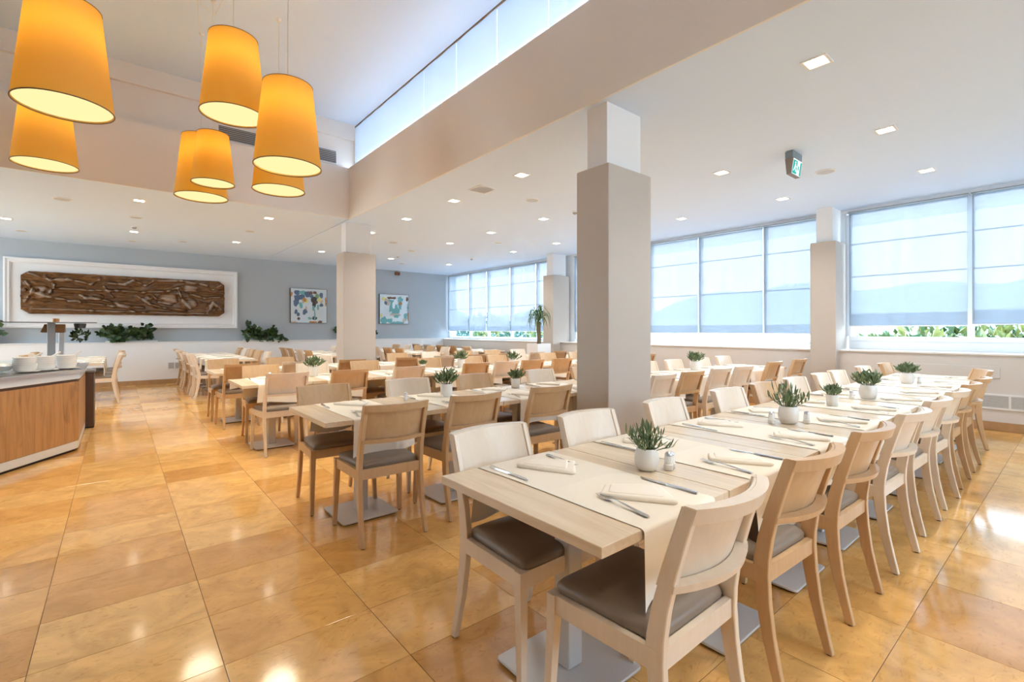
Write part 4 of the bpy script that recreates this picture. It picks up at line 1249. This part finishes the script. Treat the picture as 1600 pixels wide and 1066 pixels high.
# ------------------------------------------------------------------ two abstract canvases
def painting(x0, x1, z0, z1, blobs, bgc, label, seed):
    rnd = random.Random(seed)
    o = tag(empty('abstract_painting', ((x0 + x1) / 2, YU - 0.004, z0)), label, 'painting', 'abstract paintings on the grey wall')
    w = (x1 - x0) / 2; h = z1 - z0
    MB().bevbox(-w, -0.05, 0, w, 0, h, 0.004).build('canvas_edge', M_CANVAS, o)
    from mathutils import noise
    n = 96; vs = []; fs = []; cols = []
    for i in range(n + 1):
        for k in range(n + 1):
            u, v_ = i / n, k / n
            vs.append((-w + 0.006 + (2 * w - 0.012) * u, -0.0515, 0.006 + (h - 0.012) * v_))
            c = [bgc[q] * (1 + 0.10 * noise.noise(Vector((u * 3, v_ * 3, q * 0.2 + seed)))) for q in range(3)]
            for (bx, bz, rx, rz, col) in blobs:
                d = math.hypot((u - bx) / rx, (v_ - bz) / rz) + 0.45 * noise.noise(Vector((u * 13, v_ * 13, bx * 9 + seed)))
                if d < 1: c = [cc * (1 + 0.25 * noise.noise(Vector((u * 30, v_ * 30, 2)))) for cc in col]
            cols.append((*c, 1))
    for i in range(n):
        for k in range(n):
            a = i * (n + 1) + k; fs.append((a, a + n + 1, a + n + 2, a + 1))
    m = bpy.data.meshes.new('canvas_print'); m.from_pydata(vs, [], fs)
    at = m.color_attributes.new('paint', 'FLOAT_COLOR', 'POINT')
    at.data.foreach_set('color', [x for c in cols for x in c])
    mt, nt, b = nodes('acrylic_paint_%d' % seed)
    a = nt.nodes.new('ShaderNodeVertexColor'); a.layer_name = 'paint'
    nt.links.new(a.outputs[0], b.inputs['Base Color']); b.inputs['Roughness'].default_value = 0.6
    m.materials.append(mt)
    p = bpy.data.objects.new('canvas_print', m); COL.objects.link(p); p.parent = o
    for nm, q in (('edge_bar', (-w - 0.004, -0.053, 0, -w + 0.008, 0, h)), ('edge_bar', (w - 0.008, -0.053, 0, w + 0.004, 0, h))):
        MB().box(*q).build(nm, M_CANVAS, o)
NAVY = (0.10, 0.16, 0.26); TEAL = (0.16, 0.42, 0.45); BRN = (0.16, 0.09, 0.06); ORG = (0.50, 0.24, 0.08); YEL = (0.72, 0.68, 0.22); GRN = (0.20, 0.34, 0.16); TAN = (0.55, 0.46, 0.38); DRK = (0.05, 0.06, 0.06)
b1 = [(.18, .88, .07, .07, NAVY), (.33, .87, .10, .07, TEAL), (.45, .84, .08, .09, NAVY), (.28, .76, .10, .08, NAVY), (.17, .70, .08, .10, NAVY), (.15, .58, .08, .10, NAVY), (.27, .53, .05, .10, TEAL),
      (.56, .88, .05, .06, BRN), (.57, .78, .05, .05, NAVY), (.66, .90, .05, .04, BRN), (.72, .79, .07, .07, GRN), (.84, .83, .05, .08, NAVY), (.41, .66, .06, .06, YEL), (.37, .68, .05, .06, ORG),
      (.64, .68, .08, .09, DRK), (.64, .55, .05, .09, DRK), (.70, .62, .04, .05, BRN), (.62, .44, .03, .07, TEAL), (.75, .46, .03, .08, TEAL), (.84, .53, .05, .05, NAVY), (.83, .65, .05, .04, TAN), (.80, .69, .05, .06, YEL),
      (.38, .32, .06, .08, NAVY), (.42, .44, .02, .05, TAN), (.14, .32, .04, .07, NAVY), (.20, .24, .04, .06, NAVY), (.21, .12, .04, .05, BRN), (.66, .14, .08, .05, DRK), (.66, .24, .02, .14, TEAL), (.52, .13, .06, .04, TEAL),
      (.60, .02, .14, .03, ORG), (.80, .03, .06, .04, BRN), (.02, .82, .03, .06, ORG), (.97, .65, .02, .16, ORG), (.10, .02, .08, .03, TAN), (.33, .60, .03, .04, TAN)]
b2 = [(.13, .84, .08, .06, YEL), (.40, .88, .16, .04, BRN), (.25, .74, .09, .12, TAN), (.20, .70, .05, .06, NAVY), (.42, .77, .12, .05, TEAL), (.52, .48, .17, .18, TEAL), (.40, .58, .07, .15, TEAL), (.55, .75, .06, .08, (.75, .85, .9)), (.70, .66, .06, .20, TEAL),
      (.71, .84, .09, .09, TEAL), (.73, .70, .06, .06, ORG), (.55, .30, .18, .05, TAN), (.58, .25, .08, .06, TEAL), (.13, .12, .12, .12, TEAL), (.36, .10, .09, .08, TEAL), (.62, .03, .24, .05, TEAL), (.95, .86, .04, .07, BRN), (.97, .55, .02, .2, TEAL),
      (.90, .25, .07, .13, TEAL), (.84, .12, .06, .08, TAN), (.98, .25, .02, .15, ORG), (.06, .28, .04, .08, YEL), (.48, .62, .05, .12, (.75, .85, .9))]
painting(3.93, 4.985, 1.555, 2.59, b1, (0.62, 0.70, 0.75), 'abstract canvas with navy and brown blots left of the middle column', 1)
painting(6.70, 7.755, 1.555, 2.545, b2, (0.66, 0.75, 0.80), 'abstract canvas with teal shapes right of the middle column', 2)
sk = tag(empty('wall_socket', (3.02, YU, 1.42)), 'small white socket plate above the right ledge plant', 'socket')
MB().bevbox(-0.06, -0.012, -0.05, 0.06, 0, 0.05, 0.004).build('plate', M_WHITE, sk)
MB().lathe([(0.022, 0), (0.022, 0.003)], 12).build('socket_hole', M_DARK, sk).rotation_euler = (PI / 2, 0, 0)
sk.children[-1].location = (0, -0.011, 0)

# ------------------------------------------------------------------ ledge plants
def ivy(x0, x1, seed, label, htop=0.36):
    rnd = random.Random(seed)
    o = tag(empty('ledge_plant', ((x0 + x1) / 2, YW + 0.12, 1.05)), label, 'plant', 'leafy plants on the back ledge')
    w = (x1 - x0) / 2
    MB().bevbox(-w * 0.78, -0.06, 0, w * 0.78, 0.085, 0.035, 0.006).build('planter_box', M_WHITE, o)
    stems = MB(); f = MB()
    for k in range(40):
        bx = rnd.uniform(-w * 0.75, w * 0.75)
        L = rnd.uniform(0.12, htop)
        a = rnd.uniform(-1, 1); droop = rnd.random() < 0.35
        tip = Vector((bx + 0.22 * a, -0.13 * rnd.random() - (0.09 if droop else 0.0), 0.08 + (L if not droop else rnd.uniform(-0.06, 0.08))))
        b = Vector((bx, rnd.uniform(-.05, .05), 0.08)); mid = (b + tip) / 2 + Vector((0, 0, 0.07))
        stems.tube([b, mid, tip], [0.005, 0.004, 0.003], 4)
        for q in range(4):
            t = 0.45 + 0.18 * q
            p = b.lerp(mid, t * 2) if t < 0.5 else mid.lerp(tip, min(1, (t - 0.5) * 2))
            d = Vector((rnd.uniform(-1, 1), rnd.uniform(-0.9, 0.2), rnd.uniform(-0.8, 0.6))).normalized()
            nrm = Vector((rnd.uniform(-.5, .5), -1, rnd.uniform(0.0, .9))).normalized()
            u = d.cross(nrm).normalized()
            s = rnd.uniform(0.10, 0.17); wd = s * 0.38
            c = p
            f.add([c, c + d * s * 0.25 + u * wd, c + d * s * 0.6 + u * wd * 0.8, c + d * s, c + d * s * 0.6 - u * wd * 0.8, c + d * s * 0.25 - u * wd, c + d * s * 0.5 - nrm * 0.012],
                  [(0, 1, 6), (1, 2, 6), (2, 3, 6), (3, 4, 6), (4, 5, 6), (5, 0, 6)])
    tag(stems.build('stem_cluster', M_STEM, o), kind='stuff'); tag(f.build('foliage', M_IVY, o), kind='stuff')
ivy(-0.36, 0.92, 31, 'wide dark green ledge plant below the relief', 0.34)
ivy(2.55, 3.78, 32, 'dark green ledge plant right of the relief frame', 0.36)
ivy(-3.05, -1.92, 33, 'dark ledge plant cut off at the left edge', 0.45)
ivy(5.15, 6.62, 34, 'dark ledge plant mostly hidden by the middle column', 0.30)

# ------------------------------------------------------------------ potted palm by the far column
pl = tag(empty('potted_palm', (8.28, 8.42, 0)), 'small palm with drooping leaves in tall white square planter', 'plant')
b = MB()
b.stack([[(-.22, -.20, 0), (.22, -.20, 0), (.22, .20, 0), (-.22, .20, 0)], [(-.225, -.205, 1.0), (.225, -.205, 1.0), (.225, .205, 1.0), (-.225, .205, 1.0)],
         [(-.20, -.18, 1.0), (.20, -.18, 1.0), (.20, .18, 1.0), (-.20, .18, 1.0)], [(-.20, -.18, 0.96), (.20, -.18, 0.96), (.20, .18, 0.96), (-.20, .18, 0.96)]], cap=True)
pl.location = (8.275, 8.95 - 0.02, 0)
b.build('planter', M_WHITE, pl)
MB().tube([(0, 0, 0.95), (0.012, 0, 1.15), (-0.005, 0.01, 1.35), (0, 0, 1.56)], [0.055, 0.05, 0.055, 0.06], 10).build('trunk', M_TRUNK, pl, 50)
FR = []
for q in range(3):
    rnd = random.Random(60 + q)
    L = 0.46 + 0.06 * q; mb = MB(); n = 9; rows = []
    for i in range(n + 1):
        t = i / n; r = L * 0.62 * math.sin(min(1.0, t * 1.05) * PI * 0.5); z = 0.20 * math.sin(t * PI * 0.8) * (1 + 0.4 * q) - 0.36 * t ** 2.4
        w = 0.014 * (1 - t ** 3) + 0.002
        rows.append([(r, -w, z + 0.005), (r, 0, z), (r, w, z + 0.005)])
    vs = [p for r_ in rows for p in r_]; fs = []
    for i in range(n):
        for k in range(2): fs.append((i * 3 + k, i * 3 + k + 1, i * 3 + k + 4, i * 3 + k + 3))
    FR.append(mb.add(vs, fs).mesh('leaf', M_PALM_O, 60))
rnd = random.Random(8)
for k in range(64):
    inst(FR[k % 3], 'leaf', pl, (0, 0, 1.55 + 0.03 * rnd.random()), (rnd.uniform(-.25, .25), rnd.uniform(-0.9, 0.25), k * 2.399), rnd.uniform(0.8, 1.12))

# ------------------------------------------------------------------ buffet island
bf = tag(empty('buffet_counter', (0, 0, 0)), 'angled oak buffet counter with steel edge and kick plate', 'counter')
plan = [(-0.335, 8.70), (-2.2, 8.70), (-2.2, 6.39), (-0.845, 6.39), (-0.335, 7.21)]
def inset(p, d):   # offset a convex polygon, positive = inwards (p is counter-clockwise)
    n = len(p); out = []
    for i in range(n):
        a, b_, c = Vector((*p[i - 1], 0)), Vector((*p[i], 0)), Vector((*p[(i + 1) % n], 0))
        e1 = (b_ - a).normalized(); e2 = (c - b_).normalized()
        n1 = Vector((-e1.y, e1.x, 0)); n2 = Vector((-e2.y, e2.x, 0))
        bis = (n1 + n2); bis = bis / max(1e-6, bis.dot(n1))
        q = b_ + bis * d; out.append((q.x, q.y))
    return out
area = sum(plan[i][0] * plan[(i + 1) % 5][1] - plan[(i + 1) % 5][0] * plan[i][1] for i in range(5))
if area < 0: plan = plan[::-1]
def prism(nm, p, z0, z1, m, parent): return MB().hexa([(x, y, z0) for x, y in p], [(x, y, z1) for x, y in p]).build(nm, m, parent)
prism('plinth', inset(plan, 0.035), 0.0, 0.03, M_BLACK, bf)
prism('carcass', inset(plan, 0.012), 0.02, 0.875, M_BROWN, bf)
def face_panel(a, b_, z0, z1, t, nm, m, ins=0.004):
    a = Vector((*a, 0)); b_ = Vector((*b_, 0)); e = (b_ - a).normalized(); nrm = Vector((e.y, -e.x, 0))
    a2 = a + e * ins; b2 = b_ - e * ins
    lo = [a2 - nrm * 0.012, b2 - nrm * 0.012, b2 + nrm * t, a2 + nrm * t]
    return MB().hexa([(p.x, p.y, z0) for p in lo], [(p.x, p.y, z1) for p in lo]).build(nm, m, bf)
for i in range(5):
    a, b_ = plan[i], plan[(i + 1) % 5]
    face_panel(a, b_, 0.115, 0.775, 0.0, 'front_panel', M_OAKC)
    face_panel(a, b_, 0.03, 0.112, -0.002, 'kick_plate', M_STRIP)
    face_panel(a, b_, 0.805, 0.872, 0.012, 'edge_strip', M_STRIP, 0.0)
prism('worktop', inset(plan, -0.035), 0.874, 0.905, M_STEEL, bf)
M_TOPST = plain('dark_stone_counter_top', (0.16, 0.14, 0.13), 0.2)
prism('inlay_top', inset(plan, 0.05), 0.904, 0.909, M_TOPST, bf)
sb = tag(empty('service_cabinet', (-1.2, 8.98, 0)), 'dark brown cabinet end behind the buffet counter', 'cabinet')
MB().bevbox(-0.95, -0.22, 0.0, 0.95, 0.22, 0.02, 0.002).build('plinth', M_BLACK, sb)
MB().bevbox(-0.95, -0.24, 0.02, 0.95, 0.24, 0.76, 0.004).build('body', M_BROWN, sb)
MB().bevbox(-0.97, -0.25, 0.76, 0.96, 0.25, 0.79, 0.004).build('top_board', M_TOPST, sb)
# sneeze guard
sg = tag(empty('sneeze_guard', (-0.60, 8.05, 0.909)), 'steel posts carrying a thin glass shelf over the buffet', 'sneeze guard')
MB().bevbox(-0.055, -0.03, 0, 0.015, 0.03, 0.53, 0.004).build('post', M_GREYMET, sg)
MB().bevbox(0.04, 0.05, 0, 0.09, 0.10, 0.42, 0.004).build('post', M_STEEL, sg)
MB().bevbox(-0.50, -0.16, 0.525, 0.40, 0.14, 0.535, 0.003).build('glass_shelf', plain('smoked_glass_shelf', (0.20, 0.20, 0.19), 0.1), sg)
MB().lathe([(0.032, 0.535), (0.032, 0.575), (0.026, 0.58)], 14, (0.02, 0.0, 0)).build('post_cap', M_COPPER, sg, 40)
hl = tag(empty('heat_lamp', (-0.60, 8.05, 1.30)), 'copper coloured heat lamp hood under the glass shelf', 'heat lamp')
MB().hexa([(-0.12, 0.035, 0.02), (0.10, 0.035, 0.02), (0.10, 0.13, 0.02), (-0.12, 0.13, 0.02)], [(-0.085, 0.045, 0.118), (0.10, 0.045, 0.118), (0.10, 0.12, 0.118), (-0.085, 0.12, 0.118)]).build('hood', M_COPPER, hl)
MB().box(-0.11, 0.04, 0.016, 0.09, 0.12, 0.022).build('reflector', M_DARK, hl)
hb = tag(empty('herb_pot', (-0.36, 8.05, 1.28)), 'small dark green herb pot under the glass shelf', 'plant')
MB().lathe([(0.05, 0.0), (0.06, 0.05), (0.055, 0.06)], 12).build('pot', M_DARK, hb, 40)
tag(leaf_cloud(70, 0.075, 0.06, 0.06, 0.05, random.Random(3)).build('foliage', M_IVY, hb), kind='stuff')
hb.children[-1].location = (0, 0, 0.09)

# stacked bowls, saucers, ladles on the buffet
zc_ = 0.909
bowl = MB().lathe([(0.060, 0.0), (0.066, 0.003), (0.082, 0.014), (0.088, 0.036), (0.0925, 0.060), (0.0905, 0.062), (0.086, 0.050), (0.078, 0.020), (0.055, 0.010)], 28).mesh('soup_bowl', M_PORC, 50)
sauc = MB().lathe([(0.05, 0.0), (0.08, 0.004), (0.108, 0.012), (0.110, 0.015), (0.107, 0.016), (0.075, 0.008), (0.03, 0.006)], 28).mesh('saucer', M_PORC, 50)
pos3 = [(-0.735, 6.99, 'left'), (-0.605, 7.16, 'middle'), (-0.445, 7.34, 'right')]
for q, (x, y, nm) in enumerate(pos3):
    s = inst(sauc, 'saucer', None, (x + 0.01, y, zc_)); tag(s, 'white saucer under the %s bowl stack on the buffet' % nm, 'saucer', 'saucers on the buffet')
    for k in range(5):
        o = inst(bowl, 'soup_bowl', None, (x + 0.003 * math.sin(k * 2.1 + q), y + 0.003 * math.cos(k * 1.7), zc_ + 0.008 + 0.022 * k))
        tag(o, 'white soup bowl, %s from the bottom of the %s buffet stack' % (ORD[k], nm), 'bowl', 'stacked soup bowls on the buffet')
    ld = tag(empty('serving_ladle', (x + 0.05, y + 0.02, zc_ + 0.168)), 'white ladle sticking out of the %s bowl stack' % nm, 'ladle', 'ladles in the bowl stacks')
    MB().tube([(-0.04, 0, -0.03), (0.01, 0.0, -0.012), (0.06, 0.01, 0.022), (0.075, 0.012, 0.035)], [0.008, 0.008, 0.009, 0.010], 8).build('handle', M_PORC, ld, 50)
    MB().lathe([(0.012, 0.0), (0.030, 0.008), (0.034, 0.02), (0.031, 0.02), (0.012, 0.006)], 14, (-0.055, 0, -0.04)).build('scoop', M_PORC, ld, 50)
gb = tag(empty('glass_bowl', (-0.90, 6.98, zc_)), 'clear glass bowl at the left edge of the buffet', 'bowl')
MB().lathe([(0.05, 0.0), (0.055, 0.01), (0.08, 0.06), (0.125, 0.13), (0.123, 0.13), (0.077, 0.062), (0.05, 0.015)], 24).build('bowl_body', M_GLASS, gb, 50)
MB().lathe([(0.06, 0.03), (0.09, 0.075), (0.06, 0.10), (0.01, 0.11)], 18).build('folded_cloth', M_PORC, gb, 50)
